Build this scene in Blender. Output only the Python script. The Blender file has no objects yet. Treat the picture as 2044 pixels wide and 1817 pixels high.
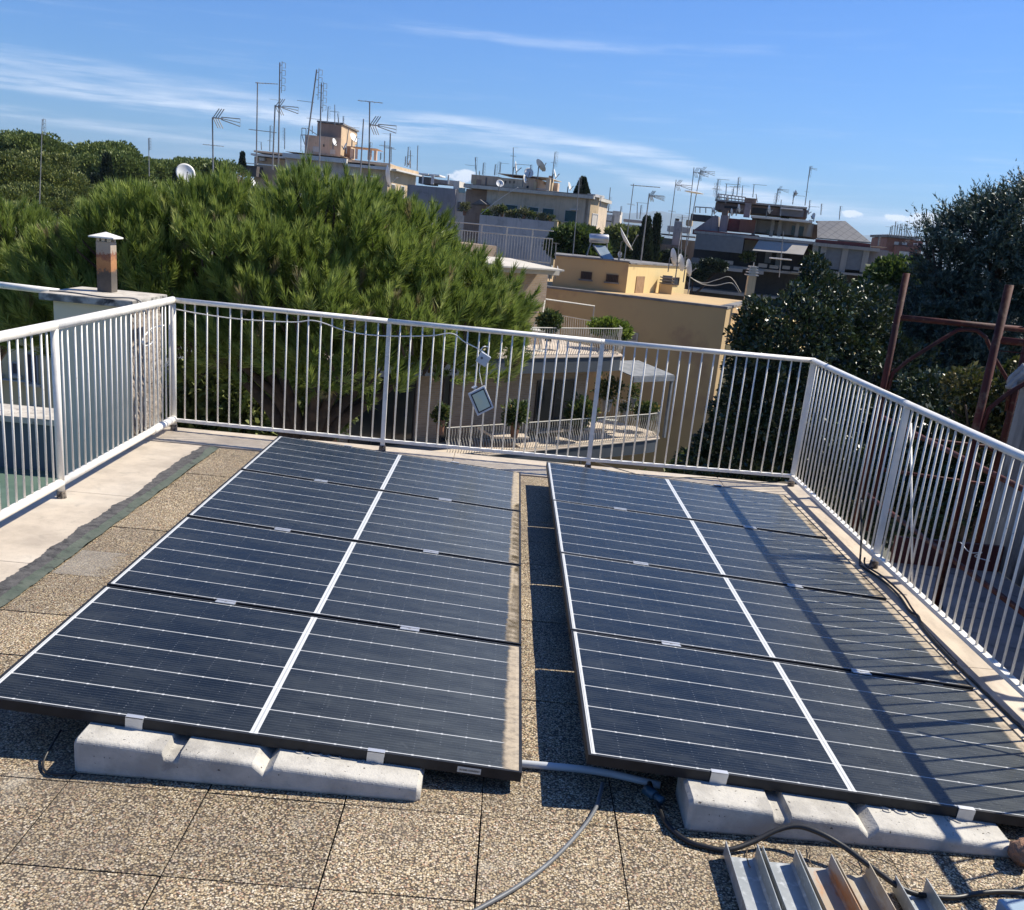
import bpy, bmesh, math, random
import numpy as np
from mathutils import Vector, Matrix
random.seed(7); RNG=np.random.default_rng(11)
S=bpy.context.scene; COL=S.collection
# ---------------------------------------------------------------- survey of the place (camera solved from the rails, slabs and panels)
F=2036.0; CY=1108.6; CH=1.7465; YAW=.0228; PIT=-.3092; ROL=.0972
SAZ=1.1657; SEL=.8565
_f=np.array([math.sin(YAW)*math.cos(PIT),math.cos(YAW)*math.cos(PIT),math.sin(PIT)])
_r=np.array([math.cos(YAW),-math.sin(YAW),0]); _u=np.cross(_r,_f)
CR=math.cos(ROL)*_r+math.sin(ROL)*_u; CU=-math.sin(ROL)*_r+math.cos(ROL)*_u; CC=np.array([0,0,CH])
def at(x,y,X=None,Y=None,Z=None):
    d=_f+CR*(x-1022)/F-CU*(y-CY)/F
    t=(X-CC[0])/d[0] if X is not None else (Y-CC[1])/d[1] if Y is not None else (Z-CC[2])/d[2]
    return Vector((CC+d*t).tolist())
def crop(x,y,cx,cy,s): return (cx+x/s)/1.2524,(cy+y/s)/1.2524
class Plane:
    """vertical plane through (x,y), running at angle a; s along it, v outwards (towards the viewer), z up"""
    def __init__(s,x,y,a): s.o=(x,y); s.a=a; s.u=(math.cos(a),math.sin(a)); s.n=(math.sin(a),-math.cos(a))
    def w(s,t,v,z): return Vector((s.o[0]+s.u[0]*t+s.n[0]*v, s.o[1]+s.u[1]*t+s.n[1]*v, z))
    def hit(s,px,py,v=0):
        d=_f+CR*(px-1022)/F-CU*(py-CY)/F
        ox,oy=s.o[0]+s.n[0]*v,s.o[1]+s.n[1]*v
        t=((ox-CC[0])*s.n[0]+(oy-CC[1])*s.n[1])/(d[0]*s.n[0]+d[1]*s.n[1])
        p=CC+d*t
        return ((p[0]-ox)*s.u[0]+(p[1]-oy)*s.u[1], p[2])
    def rect(s,x0,y0,x1,y1,v=0):
        (a,zt),(b,zb)=s.hit(x0,y0,v),s.hit(x1,y1,v)
        return min(a,b),max(a,b),min(zt,zb),max(zt,zb)
def plane_by(p0,p1,Y,Zoff=0):
    a=at(*p0,Y=Y); b=at(*p1,Z=a.z)
    return Plane(a.x,a.y,math.atan2(b.y-a.y,b.x-a.x)),a.z,math.hypot(b.x-a.x,b.y-a.y)
# ---------------------------------------------------------------- materials
MATS={}
def nt_new(name):
    m=bpy.data.materials.new(name); m.use_nodes=True; nt=m.node_tree
    bs=nt.nodes['Principled BSDF']; MATS[name]=m
    return m,nt,bs
def mth(nt,op,a,b=None,c=None,clamp=False):
    n=nt.nodes.new('ShaderNodeMath'); n.operation=op; n.use_clamp=clamp
    for i,v in enumerate((a,b,c)):
        if v is None: continue
        if isinstance(v,(int,float)): n.inputs[i].default_value=v
        else: nt.links.new(v,n.inputs[i])
    return n.outputs[0]
def mixc(nt,f,a,b,mode='MIX'):
    n=nt.nodes.new('ShaderNodeMix'); n.data_type='RGBA'; n.blend_type=mode
    for s,v in ((n.inputs[0],f),(n.inputs[6],a),(n.inputs[7],b)):
        if isinstance(v,(int,float)): s.default_value=v
        elif isinstance(v,(tuple,list)): s.default_value=(*v[:3],1)
        else: nt.links.new(v,s)
    return n.outputs[2]
def noise(nt,vec,scale,detail=4,rough=.55,dist=0):
    n=nt.nodes.new('ShaderNodeTexNoise'); n.inputs['Scale'].default_value=scale; n.inputs['Detail'].default_value=detail
    n.inputs['Roughness'].default_value=rough; n.inputs['Distortion'].default_value=dist
    if vec is not None: nt.links.new(vec,n.inputs['Vector'])
    return n.outputs['Fac']
def mapping(nt,vec,sc=(1,1,1),rot=(0,0,0),loc=(0,0,0)):
    n=nt.nodes.new('ShaderNodeMapping'); n.inputs['Scale'].default_value=sc; n.inputs['Rotation'].default_value=rot; n.inputs['Location'].default_value=loc
    nt.links.new(vec,n.inputs['Vector']); return n.outputs[0]
def objc(nt): return nt.nodes.new('ShaderNodeTexCoord').outputs['Object']
def geoc(nt): return nt.nodes.new('ShaderNodeNewGeometry').outputs['Position']
def ramp(nt,f,stops):
    n=nt.nodes.new('ShaderNodeValToRGB'); e=n.color_ramp.elements
    while len(e)<len(stops): e.new(.5)
    for i,(p,c) in enumerate(stops): e[i].position=p; e[i].color=(*c,1) if len(c)==3 else c
    nt.links.new(f,n.inputs[0]); return n.outputs[0]
def sstep(nt,x,a,b):
    n=nt.nodes.new('ShaderNodeMapRange'); n.interpolation_type='SMOOTHSTEP'
    n.inputs['From Min'].default_value=a; n.inputs['From Max'].default_value=b; nt.links.new(x,n.inputs['Value']); return n.outputs[0]
def bump(nt,bs,h,strength=.3,dist=.01):
    n=nt.nodes.new('ShaderNodeBump'); n.inputs['Strength'].default_value=strength; n.inputs['Distance'].default_value=dist
    nt.links.new(h,n.inputs['Height']); nt.links.new(n.outputs[0],bs.inputs['Normal'])
def mat(name,c1,c2=None,scale=4,rough=.7,metal=0,bmp=0,bscale=60,bdist=.005,c3=None,s3=30,stretch=(1,1,1),streak=0,spec=None,world=False):
    m,nt,bs=nt_new(name); v=geoc(nt) if world else objc(nt)
    bs.inputs['Roughness'].default_value=rough; bs.inputs['Metallic'].default_value=metal
    if spec is not None: bs.inputs['Specular IOR Level'].default_value=spec
    vv=mapping(nt,v,stretch)
    if c2 is None: c2=tuple(x*.8 for x in c1)
    f=sstep(nt,noise(nt,vv,scale,5),.35,.65)
    col=mixc(nt,f,c1,c2)
    if c3 is not None: col=mixc(nt,sstep(nt,noise(nt,vv,s3,6,.65),.52,.68),col,c3)
    if streak:
        st=noise(nt,mapping(nt,v,(7,7,.35)),1.3,5,.6)
        col=mixc(nt,mth(nt,'MULTIPLY',sstep(nt,st,.48,.72),streak),col,tuple(x*.35 for x in c1))
    nt.links.new(col,bs.inputs['Base Color'])
    if bmp: bump(nt,bs,noise(nt,v,bscale,5,.6),bmp,bdist)
    return m
# ---------------------------------------------------------------- mesh builder
class MB:
    def __init__(s): s.bm=bmesh.new()
    def quad(s,*p):
        vs=[s.bm.verts.new(q) for q in p]; return s.bm.faces.new(vs)
    def box(s,x0,x1,y0,y1,z0,z1,bev=0):
        return s.hexa([(x0,y0,z0),(x1,y0,z0),(x1,y1,z0),(x0,y1,z0),(x0,y0,z1),(x1,y0,z1),(x1,y1,z1),(x0,y1,z1)],bev)
    def hexa(s,p,bev=0):
        v=[s.bm.verts.new(q) for q in p]
        fs=[s.bm.faces.new([v[i] for i in f]) for f in ((3,2,1,0),(4,5,6,7),(0,1,5,4),(1,2,6,5),(2,3,7,6),(3,0,4,7))]
        if bev:
            es=list({e for f in fs for e in f.edges}); bmesh.ops.bevel(s.bm,geom=es,offset=bev,segments=2,affect='EDGES',profile=.5)
        return s
    def pbox(s,P,t0,t1,v0,v1,z0,z1,bev=0):
        return s.hexa([P.w(t0,v1,z0),P.w(t1,v1,z0),P.w(t1,v0,z0),P.w(t0,v0,z0),P.w(t0,v1,z1),P.w(t1,v1,z1),P.w(t1,v0,z1),P.w(t0,v0,z1)],bev)
    def prism(s,pts,z0,z1):
        a=[s.bm.verts.new((x,y,z0)) for x,y in pts]; b=[s.bm.verts.new((x,y,z1)) for x,y in pts]; n=len(a)
        try: s.bm.faces.new(a[::-1]); s.bm.faces.new(b)
        except: pass
        for i in range(n): s.bm.faces.new((a[i],a[(i+1)%n],b[(i+1)%n],b[i]))
        return s
    def extr(s,poly,d):
        """closed 3D polygon swept by the vector d"""
        a=[s.bm.verts.new(p) for p in poly]; b=[s.bm.verts.new(Vector(p)+Vector(d)) for p in poly]; n=len(a)
        s.bm.faces.new(a[::-1]); s.bm.faces.new(b)
        for i in range(n): s.bm.faces.new((a[i],a[(i+1)%n],b[(i+1)%n],b[i]))
        return s
    def tube(s,pts,r,n=8,caps=True,flat=1.0):
        pts=[Vector(p) for p in pts]; rs=r if isinstance(r,(list,tuple)) else [r]*len(pts)
        rings=[]; up=None
        for i,p in enumerate(pts):
            d=(pts[min(i+1,len(pts)-1)]-pts[max(i-1,0)]).normalized()
            if up is None:
                up=Vector((0,0,1)) if abs(d.z)<.9 else Vector((0,1,0))
            x=d.cross(up).normalized(); y=x.cross(d).normalized(); up=y
            rings.append([s.bm.verts.new(p+x*math.cos(2*math.pi*k/n)*rs[i]+y*math.sin(2*math.pi*k/n)*rs[i]*flat) for k in range(n)])
        for a,b in zip(rings,rings[1:]):
            for k in range(n): s.bm.faces.new((a[k],a[(k+1)%n],b[(k+1)%n],b[k]))
        if caps and n>2: s.bm.faces.new(rings[0][::-1]); s.bm.faces.new(rings[-1])
        return s
    def bar(s,p,q,w,h=None):
        """square bar"""
        h=h or w; p=Vector(p); q=Vector(q); d=(q-p).normalized(); up=Vector((0,0,1)) if abs(d.z)<.9 else Vector((0,1,0))
        x=d.cross(up).normalized()*w/2; y=x.cross(d).normalized()*h/2
        return s.hexa([p-x-y,p+x-y,q+x-y,q-x-y,p-x+y,p+x+y,q+x+y,q-x+y])
    def lathe(s,prof,c=(0,0,0),n=24,ax='z'):
        rings=[]
        for r,z in prof:
            rr=[]
            for k in range(n):
                a=2*math.pi*k/n
                rr.append(s.bm.verts.new((c[0]+r*math.cos(a),c[1]+r*math.sin(a),c[2]+z)))
            rings.append(rr)
        for a,b in zip(rings,rings[1:]):
            for k in range(n): s.bm.faces.new((a[k],a[(k+1)%n],b[(k+1)%n],b[k]))
        if prof[0][0]>1e-4: s.bm.faces.new(rings[0][::-1])
        if prof[-1][0]>1e-4: s.bm.faces.new(rings[-1])
        return s
    def smooth(s):
        for f in s.bm.faces: f.smooth=True
        return s
    def xf(s,M):
        bmesh.ops.transform(s.bm,matrix=M,verts=s.bm.verts); return s
    def build(s,name,m,parent=None,local=False):
        me=bpy.data.meshes.new(name)
        bmesh.ops.recalc_face_normals(s.bm,faces=s.bm.faces)
        o=bpy.data.objects.new(name,me); COL.objects.link(o)
        if m is not None: me.materials.append(m)
        if parent is not None:
            o.parent=parent
            if not local:
                r=parent
                while r.parent: r=r.parent
                bmesh.ops.translate(s.bm,vec=-r.location,verts=s.bm.verts)
        s.bm.to_mesh(me); s.bm.free(); return o
def np_mesh(name,V,Fc,m,parent=None,val=None,smooth=False):
    """fast mesh from arrays; every face has the same vertex count"""
    me=bpy.data.meshes.new(name); V=np.asarray(V,dtype=np.float32); Fc=np.asarray(Fc,dtype=np.int32)
    if parent is not None:
        r=parent
        while r.parent: r=r.parent
        V=V-np.array(r.location,dtype=np.float32)
    me.vertices.add(len(V)); me.vertices.foreach_set('co',V.ravel())
    k=Fc.shape[1]; me.loops.add(Fc.size); me.loops.foreach_set('vertex_index',Fc.ravel())
    me.polygons.add(len(Fc)); me.polygons.foreach_set('loop_start',np.arange(0,Fc.size,k,dtype=np.int32))
    if val is not None:
        at_=me.attributes.new('v','FLOAT','FACE'); at_.data.foreach_set('value',np.asarray(val,dtype=np.float32))
    me.update(calc_edges=True); me.validate()
    if smooth: me.polygons.foreach_set('use_smooth',np.ones(len(Fc),dtype=bool))
    me.materials.append(m); o=bpy.data.objects.new(name,me); COL.objects.link(o)
    if parent is not None: o.parent=parent
    return o
def tag(o,label=None,cat=None,group=None,kind=None):
    if label: o['label']=label
    if cat: o['category']=cat
    if group: o['group']=group
    if kind: o['kind']=kind
    return o
def thing(name,label,cat,loc=(0,0,0),group=None):
    o=bpy.data.objects.new(name,None); COL.objects.link(o); o.location=loc; o.empty_display_size=.2
    return tag(o,label,cat,group)
KIDS={}
def copy_tree(o,parent=None,label=None):
    c=o.copy(); COL.objects.link(c); c.parent=parent
    if label: c['label']=label
    for ch in [x for x in bpy.data.objects if x.parent==o]: copy_tree(ch,c)
    return c
# ---------------------------------------------------------------- shared materials
def paint_white(name='white_paint',c=(.82,.785,.71)):
    m,nt,bs=nt_new(name); v=objc(nt)
    col=mixc(nt,sstep(nt,noise(nt,v,9,5,.6),.45,.7),c,tuple(x*.86 for x in c))
    col=mixc(nt,mth(nt,'MULTIPLY',sstep(nt,noise(nt,v,24,6,.72),.60,.70),.55),col,(.40,.36,.29)); col=mixc(nt,sstep(nt,noise(nt,v,55,5,.7),.66,.72),col,(.20,.12,.07))
    nt.links.new(col,bs.inputs['Base Color']); bs.inputs['Roughness'].default_value=.38
    bump(nt,bs,noise(nt,v,70,3),.15,.002); return m
WHITE=paint_white()
ALU=mat('dull_aluminium',(.62,.63,.64),(.5,.51,.52),scale=12,rough=.45,metal=.6)
BLACKAL=mat('black_anodised_frame',(.012,.013,.015),(.02,.021,.023),scale=14,rough=.5,metal=.0,spec=.3)
BLACKRUB=mat('black_rubber',(.012,.012,.013),(.02,.02,.02),rough=.45)
MAST=mat('galvanised_mast',(.26,.26,.26),(.18,.18,.18),scale=3,rough=.5,metal=.3)
DISHM=mat('white_dish_paint',(.72,.72,.70),(.62,.61,.58),scale=3,rough=.5)
GLASSD=mat('dark_window_glass',(.012,.016,.02),(.02,.026,.03),scale=1,rough=.12)
CONC=mat('weathered_concrete',(.30,.29,.27),(.20,.19,.18),scale=1.5,rough=.9,bmp=.3,bscale=20,c3=(.10,.10,.095),s3=2.2)
TRUNK=mat('bark',(.10,.065,.045),(.05,.035,.028),scale=6,rough=.95,bmp=.8,bscale=18,bdist=.03)
# ================================================================= OUR ROOF
def comb3(nt,a,b,c):
    n=nt.nodes.new('ShaderNodeCombineColor')
    for i,v in enumerate((a,b,c)): nt.links.new(v,n.inputs[i])
    return n.outputs[0]
def m_gravel():
    m,nt,bs=nt_new('washed_gravel_tile'); v=objc(nt)
    vo=nt.nodes.new('ShaderNodeTexVoronoi'); vo.inputs['Scale'].default_value=150; vo.inputs['Randomness'].default_value=1
    # slightly warped pebbles
    w=nt.nodes.new('ShaderNodeVectorMath'); w.operation='ADD'; nz=nt.nodes.new('ShaderNodeTexNoise'); nz.inputs['Scale'].default_value=60
    nt.links.new(v,nz.inputs['Vector']); sc=nt.nodes.new('ShaderNodeVectorMath'); sc.operation='SCALE'; sc.inputs['Scale'].default_value=.004
    nt.links.new(nz.outputs['Color'],sc.inputs[0]); nt.links.new(v,w.inputs[0]); nt.links.new(sc.outputs[0],w.inputs[1]); nt.links.new(w.outputs[0],vo.inputs['Vector'])
    sep=nt.nodes.new('ShaderNodeSeparateColor'); nt.links.new(vo.outputs['Color'],sep.inputs[0])
    peb=ramp(nt,sep.outputs[0],[(0,(.28,.20,.11)),(.18,(.46,.36,.21)),(.36,(.60,.50,.33)),(.52,(.70,.62,.46)),(.66,(.38,.27,.14)),(.78,(.76,.70,.58)),(.9,(.46,.27,.16)),(1,(.31,.28,.23))])
    br=mth(nt,'ADD',mth(nt,'MULTIPLY',sep.outputs[1],.6),.62)
    peb=mixc(nt,1,peb,mixc(nt,0,br,br),'MULTIPLY')
    d=vo.outputs['Distance']; gap=sstep(nt,d,.42,.66)
    col=mixc(nt,gap,peb,(.075,.056,.036))
    ta=nt.nodes.new('ShaderNodeAttribute'); ta.attribute_name='tile'; tv=mth(nt,'ADD',.70,mth(nt,'MULTIPLY',ta.outputs['Fac'],.26)); col=mixc(nt,1,col,mixc(nt,0,comb3(nt,tv,mth(nt,'MULTIPLY',tv,.965),mth(nt,'MULTIPLY',tv,.91)),(0,0,0)),'MULTIPLY')
    big=noise(nt,v,1.3,5,.6)
    col=mixc(nt,mth(nt,'MULTIPLY',sstep(nt,big,.46,.70),.5),col,(.13,.105,.08)); col=mixc(nt,mth(nt,'MULTIPLY',sstep(nt,noise(nt,v,7,6,.7),.56,.70),.45),col,(.10,.085,.07))
    col=mixc(nt,mth(nt,'MULTIPLY',sstep(nt,noise(nt,v,3.1,5,.62),.6,.74),.3),col,(.6,.55,.45))
    nt.links.new(col,bs.inputs['Base Color']); bs.inputs['Roughness'].default_value=.75
    bump(nt,bs,mth(nt,'SUBTRACT',1,mth(nt,'POWER',d,2)),.6,.004); return m
GRAV=m_gravel()
JOINT=mat('dark_joint',(.02,.018,.015),(.035,.03,.024),scale=20,rough=.95)
def m_trav(name='travertine',c1=(.62,.54,.43),c2=(.50,.42,.32),c3=(.36,.31,.24),str_=(1,1,1)):
    m,nt,bs=nt_new(name); v=objc(nt); vv=mapping(nt,v,str_)
    col=mixc(nt,sstep(nt,noise(nt,vv,3,6,.65),.38,.66),c1,c2)
    col=mixc(nt,mth(nt,'MULTIPLY',sstep(nt,noise(nt,vv,9,7,.7,.6),.52,.72),.6),col,c3)
    col=mixc(nt,mth(nt,'MULTIPLY',sstep(nt,noise(nt,v,1.2,4),.5,.7),.4),col,(.72,.66,.56))
    col=mixc(nt,mth(nt,'MULTIPLY',sstep(nt,noise(nt,v,160,3),.62,.7),.5),col,(.22,.18,.14))
    nt.links.new(col,bs.inputs['Base Color']); bs.inputs['Roughness'].default_value=.7
    bump(nt,bs,noise(nt,vv,40,6,.7),.25,.003); return m
TRAV=m_trav('travertine',(.52,.445,.35),(.39,.33,.26),(.27,.24,.195)); TRAVR=m_trav('travertine_veined',(.56,.47,.36),(.40,.33,.25),(.24,.20,.155),(1.6,.5,1))
TAR=mat('bitumen_edge',(.055,.052,.052),(.10,.095,.09),scale=22,rough=.85,bmp=.8,bscale=90,c3=(.02,.02,.02),s3=14)
GREENP=mat('green_waterproof_paint',(.055,.072,.055),(.085,.10,.078),scale=11,rough=.85,bmp=.5,bscale=60,c3=(.035,.04,.034),s3=16)
STUC=mat('cream_render',(.50,.48,.42),(.44,.42,.37),scale=1.2,rough=.9,bmp=.15,bscale=40)
P=.4264; TX=-.8072; TY=2.3529
# floor: cast-gravel slabs with open joints over a dark bed
fl=MB(); fl.box(-2.62,2.38,1.0,7.9,-.06,-.022)
rf=random.Random(3)
for i in range(-4,9):
    for j in range(-4,12):
        x0=TX+i*P; x1=x0+P; y0=TY+j*P; y1=y0+P
        x0=max(x0,-2.07); x1=min(x1,2.094); y1=min(y1,7.425)
        if x1-x0<.03 or y1<=y0: continue
        g=.0012+rf.random()*.0022; dz=rf.uniform(-.002,.002); h=rf.uniform(-.0016,.0016)
        p=[(x0+g,y0+g,0),(x1-g,y0+g,0),(x1-g,y1-g,0),(x0+g,y1-g,0)]
        p=[(x+h*(1 if y>y0+.1 else -1),y,z) for x,y,z in p]
        fl.hexa([(x,y,-.03) for x,y,z in p]+[(x,y,dz+rf.uniform(-.0008,.0008)) for x,y,z in p],.0015)
o=fl.build('roof_floor',GRAV); o.data.materials.append(JOINT); tag(o,kind='structure')
for f in o.data.polygons:
    if f.center.z<-.015: f.material_index=1
at_=o.data.attributes.new('tile','FLOAT','FACE')
at_.data.foreach_set('value',[(math.sin(math.floor((f.center.x-TX)/P)*12.99+math.floor((f.center.y-TY)/P)*78.23)*43758.5)%1 for f in o.data.polygons])
# joints get the dark bed colour from the base slab below
own=thing('terrace_building','cream apartment building under the terrace, with travertine coping round its roof edge','building',(0,4.5,0))
w=MB(); w.box(-2.56,2.33,.2,7.88,-17.9,-.064); w.build('wall',STUC,own)
def slabs(name,pts,mt,z0,z1,bev=.004):
    b=MB()
    for x0,x1,y0,y1 in pts: b.box(x0,x1,y0,y1,z0,z1,bev)
    return b.build(name,mt,own)
ys=[.8,2.35,3.6,4.62,5.9,7.40]
slabs('coping',[(-2.64,-2.135,a+.0015,b_-.0015) for a,b_ in zip(ys,ys[1:])],TRAV,-.04,.012)
xs=[-2.64,-1.52,-.35,.60,1.75,2.42]
slabs('coping',[(a+.0015,b_-.0015,7.43,7.95) for a,b_ in zip(xs,xs[1:])],TRAV,-.04,.012)
slabs('coping',[(2.10,2.42,a+.0015,b_-.0015) for a,b_ in zip([.8,2.9,4.36,5.95],[2.9,4.36,5.95,7.426])],TRAVR,-.04,.012)
def strip(name,x_in,x_out,mt,z0,z1,seed,amp_in,amp_out,taper):
    """ragged painted band along the left edge of the tiles"""
    rr=random.Random(seed); b=MB(); n=420; ys_=[1.0+(7.38-1.0)*i/n for i in range(n+1)]
    def walk(amp):
        v=0; out=[]; s=0
        for i in range(n+1):
            s=s*.93+rr.gauss(0,1)*amp*.3; j=rr.gauss(0,amp*.16) 
            out.append(s*.7+j)
        return out
    a,c=walk(amp_in),walk(amp_out)
    L,R=[],[]
    for i,y in enumerate(ys_):
        k=taper(y); L.append(b.bm.verts.new((x_out+(1-k)*.03+c[i],y,z0))); R.append(b.bm.verts.new((x_in+a[i],y,z1)))
    for i in range(n): b.bm.faces.new((L[i],R[i],R[i+1],L[i+1]))
    return b.build(name,mt,own)
strip('tar_band',-2.10,-2.188,TAR,.0155,.0165,5,.004,.017,lambda y:1-max(0,(y-5.5)/3))
strip('green_band',-2.058,-2.112,GREENP,.0205,.0105,9,.007,.010,lambda y:1-max(0,(y-5)/6))
# cement smear over two tiles by the left edge
CEM=mat('cement_smear',(.42,.39,.34),(.34,.31,.27),scale=14,rough=.9,bmp=.4)
def smear():
    m=CEM; nt=m.node_tree; bs=nt.nodes['Principled BSDF']; v=objc(nt)
    sep=nt.nodes.new('ShaderNodeSeparateXYZ'); nt.links.new(v,sep.inputs[0])
    e=mth(nt,'ADD',mth(nt,'MULTIPLY',sstep(nt,sep.outputs[0],-1.55,-2.0),.9),mth(nt,'MULTIPLY',noise(nt,v,16,6,.7),.9))
    al=mth(nt,'MULTIPLY',sstep(nt,e,.85,1.25),.38); nt.links.new(al,bs.inputs['Alpha'])
    b=MB(); b.quad((-2.05,4.54,.004),(-1.55,4.54,.004),(-1.55,4.90,.004),(-2.05,4.90,.004)); b.build('cement_patch',m,own)
smear()
# ----------------------------------------------------------------- railings
def railing(name,label,pts,posts,counts,h,pipe,foot=True,after=None):
    """pts: list of the posts (x,y); bars counted per bay"""
    t=thing('railing',label,'railing',(pts[0][0],pts[0][1],.012),'white railings round the roof')
    a,b=Vector((*pts[0],0)),Vector((*pts[-1],0)); d=(b-a).normalized(); nrm=Vector((-d.y,d.x,0))
    top=MB(); bot=MB()
    for p,q in zip(pts,pts[1:]):
        P0,P1=Vector((*p,h)),Vector((*q,h))
        if pipe:
            top.tube([P0,P1],.027,12); bot.tube([Vector((*p,.105)),Vector((*q,.105))],.024,12)
        else:
            top.tube([P0-d*.012,P1+d*.012],.027,12,flat=.72); bot.hexa_bar=None
            bot.bar(Vector((*p,.092)),Vector((*q,.092)),.036,.022)
    top.smooth(); bot.smooth() if pipe else None
    top.build('top_rail',WHITE,t); bot.build('bottom_rail',WHITE,t)
    for i in posts:
        x,y=pts[i]; m=MB()
        if pipe: m.tube([(x,y,.012),(x,y,h-.01)],.0215,12).smooth()
        else: m.bar((x,y,.012),(x,y,h-.012),.032,.028)
        po=m.build('post',WHITE,t)
        if i in (0,len(pts)-1) or True:
            f=MB(); f.tube([(x,y,.0125),(x,y,.055)],[.0285,.025],9); f.build('rusty_foot',RUSTF,po)
    proto=None
    for k,(p,q) in enumerate(zip(pts,pts[1:])):
        n=counts[k]
        for i in range(1,n+1):
            u=i/(n+1); x=p[0]+(q[0]-p[0])*u; y=p[1]+(q[1]-p[1])*u
            if proto is None:
                m=MB(); m.tube([(0,0,.10-.012),(0,0,h-.022)],.0064,7); m.smooth(); proto=m.build('baluster',WHITE,t,local=True); o=proto
            else: o=proto.copy(); COL.objects.link(o); o.parent=t
            o.location=(x-t.location.x,y-t.location.y,0); o.rotation_euler=(random.uniform(-.006,.006),random.uniform(-.006,.006),random.uniform(0,6))
    return t
RUSTF=mat('tarred_rusty_foot',(.30,.25,.20),(.03,.028,.026),scale=60,rough=.9,bmp=.5)
BL=(-2.535,7.84); BR=(2.325,7.88)
rb=railing('railing_back','white steel railing along the far edge, the one carrying the cable and flood light',[BL,(-.905,7.79),(.700,7.79),BR],[1,2],[18,18,18],1.0,False)
rl=railing('railing_left','white tubular railing along the left edge, in front of the chimney block',[(-2.515,3.66),(-2.515,5.745),BL],[0,1,2],[22,22],1.0,True)
rr_=railing('railing_right','white steel railing along the right edge, beside the red scaffold',[(2.29,1.72),(2.295,3.80),(2.30,5.83),BR],[0,1,2,3],[22,22,22],1.0,False)
# diagonal stays of the right railing
for y0,y1,zt in ((5.79,5.0,.90),(3.76,3.0,.90)):
    m=MB(); m.tube([(2.325,y0,zt),(2.36,y0-.42,.05)],.0065,8); m.smooth(); m.build('stay',WHITE,rr_)
# corrugated sleeve on the left bottom pipe
m=MB()
m.tube([(-2.527,7.33+i*.0325,.105) for i in range(15)],[.0255 if i%2 else .031 for i in range(15)],12)
m.smooth(); m.build('pipe_sleeve',WHITE,rl)
# ================================================================= SOLAR ARRAYS
LP=1.755; WP=1.055; DP=1.075
def m_cells():
    m,nt,bs=nt_new('solar_cells_under_glass'); v=objc(nt)
    sp=nt.nodes.new('ShaderNodeSeparateXYZ'); nt.links.new(v,sp.inputs[0]); X,Y=sp.outputs[0],sp.outputs[1]
    def line(val,half,soft=.0006):   # 1 inside |val|<half
        a=mth(nt,'ABSOLUTE',val); return sstep(nt,a,half+soft,half-soft)
    def per(val,period,off):         # signed distance to the nearest multiple
        q=mth(nt,'ADD',mth(nt,'DIVIDE',mth(nt,'SUBTRACT',val,off),period),.5)
        return mth(nt,'MULTIPLY',mth(nt,'SUBTRACT',mth(nt,'FRACT',q),.5),period)
    rowp=(WP-.036)/6
    rows=line(per(Y,rowp,.018),.0019,.0007)
    wires=line(per(Y,rowp/10,.018+rowp/20),.0012,.0010)
    xc=mth(nt,'SUBTRACT',X,LP/2); ax=mth(nt,'ABSOLUTE',xc)
    cp=(LP/2-.0345)/10
    gapd=per(ax,cp,.011)
    gap=line(gapd,.0016,.001)
    mid=mth(nt,'SUBTRACT',line(xc,.0125),mth(nt,'MULTIPLY',line(xc,.0028),.35))
    edge=sstep(nt,ax,LP/2-.0240,LP/2-.0230)
    edge=mth(nt,'SUBTRACT',edge,mth(nt,'MULTIPLY',line(mth(nt,'SUBTRACT',ax,LP/2-.0150),.0016),.45))
    pads=mth(nt,'MULTIPLY',line(gapd,.004,.001),line(per(Y,rowp,.018),.0036,.001))
    n1=noise(nt,v,2.2,4,.6)
    cell=mixc(nt,sstep(nt,n1,.35,.7),(.0066,.0086,.0100),(.0092,.0120,.0145))
    cell=mixc(nt,mth(nt,'MULTIPLY',wires,mth(nt,'ADD',.12,mth(nt,'MULTIPLY',noise(nt,v,40,3),.25))),cell,(.12,.135,.16))
    stitch=mth(nt,'MULTIPLY',gap,mth(nt,'MULTIPLY',wires,sstep(nt,noise(nt,v,33,3),.42,.62)))
    cell=mixc(nt,mth(nt,'MULTIPLY',stitch,.8),cell,(.28,.30,.33))
    wh=mth(nt,'MAXIMUM',rows,mth(nt,'MAXIMUM',mid,edge),clamp=True); wh=mth(nt,'MAXIMUM',wh,pads)
    col=mixc(nt,wh,cell,(.62,.63,.62))
    # thin film of dust, heavier towards the low (right) side
    dn=noise(nt,mapping(nt,v,(1.0,3.0,1)),3.5,7,.7)
    dust=mth(nt,'MULTIPLY',sstep(nt,dn,.36,.75),.065)
    low=mth(nt,'MULTIPLY',sstep(nt,X,.55,1.74),mth(nt,'MULTIPLY',noise(nt,mapping(nt,v,(1,5,1)),5,7,.72),.27))
    sp2=noise(nt,v,210,2,.5); spk=mth(nt,'MULTIPLY',sstep(nt,sp2,.72,.77),.35)
    oi=nt.nodes.new('ShaderNodeObjectInfo'); vr=mth(nt,'ADD',.7,mth(nt,'MULTIPLY',oi.outputs['Random'],.7)); wm=noise(nt,mapping(nt,v,(1.3,.5,1)),9,6,.75,1.2); wm=mth(nt,'MULTIPLY',sstep(nt,wm,.60,.72),.07)
    fl=mth(nt,'ADD',mth(nt,'MULTIPLY',mth(nt,'ADD',mth(nt,'ADD',dust,low),wm),vr),spk,clamp=True)
    col=mixc(nt,fl,col,(.39,.42,.41))
    nt.links.new(col,bs.inputs['Base Color'])
    rg=mth(nt,'ADD',.16,mth(nt,'MULTIPLY',dn,.22)); nt.links.new(rg,bs.inputs['Roughness'])
    bs.inputs['Specular IOR Level'].default_value=.26; bs.inputs['IOR'].default_value=1.45
    bump(nt,bs,wires,.05,.0005)
    return m
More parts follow.
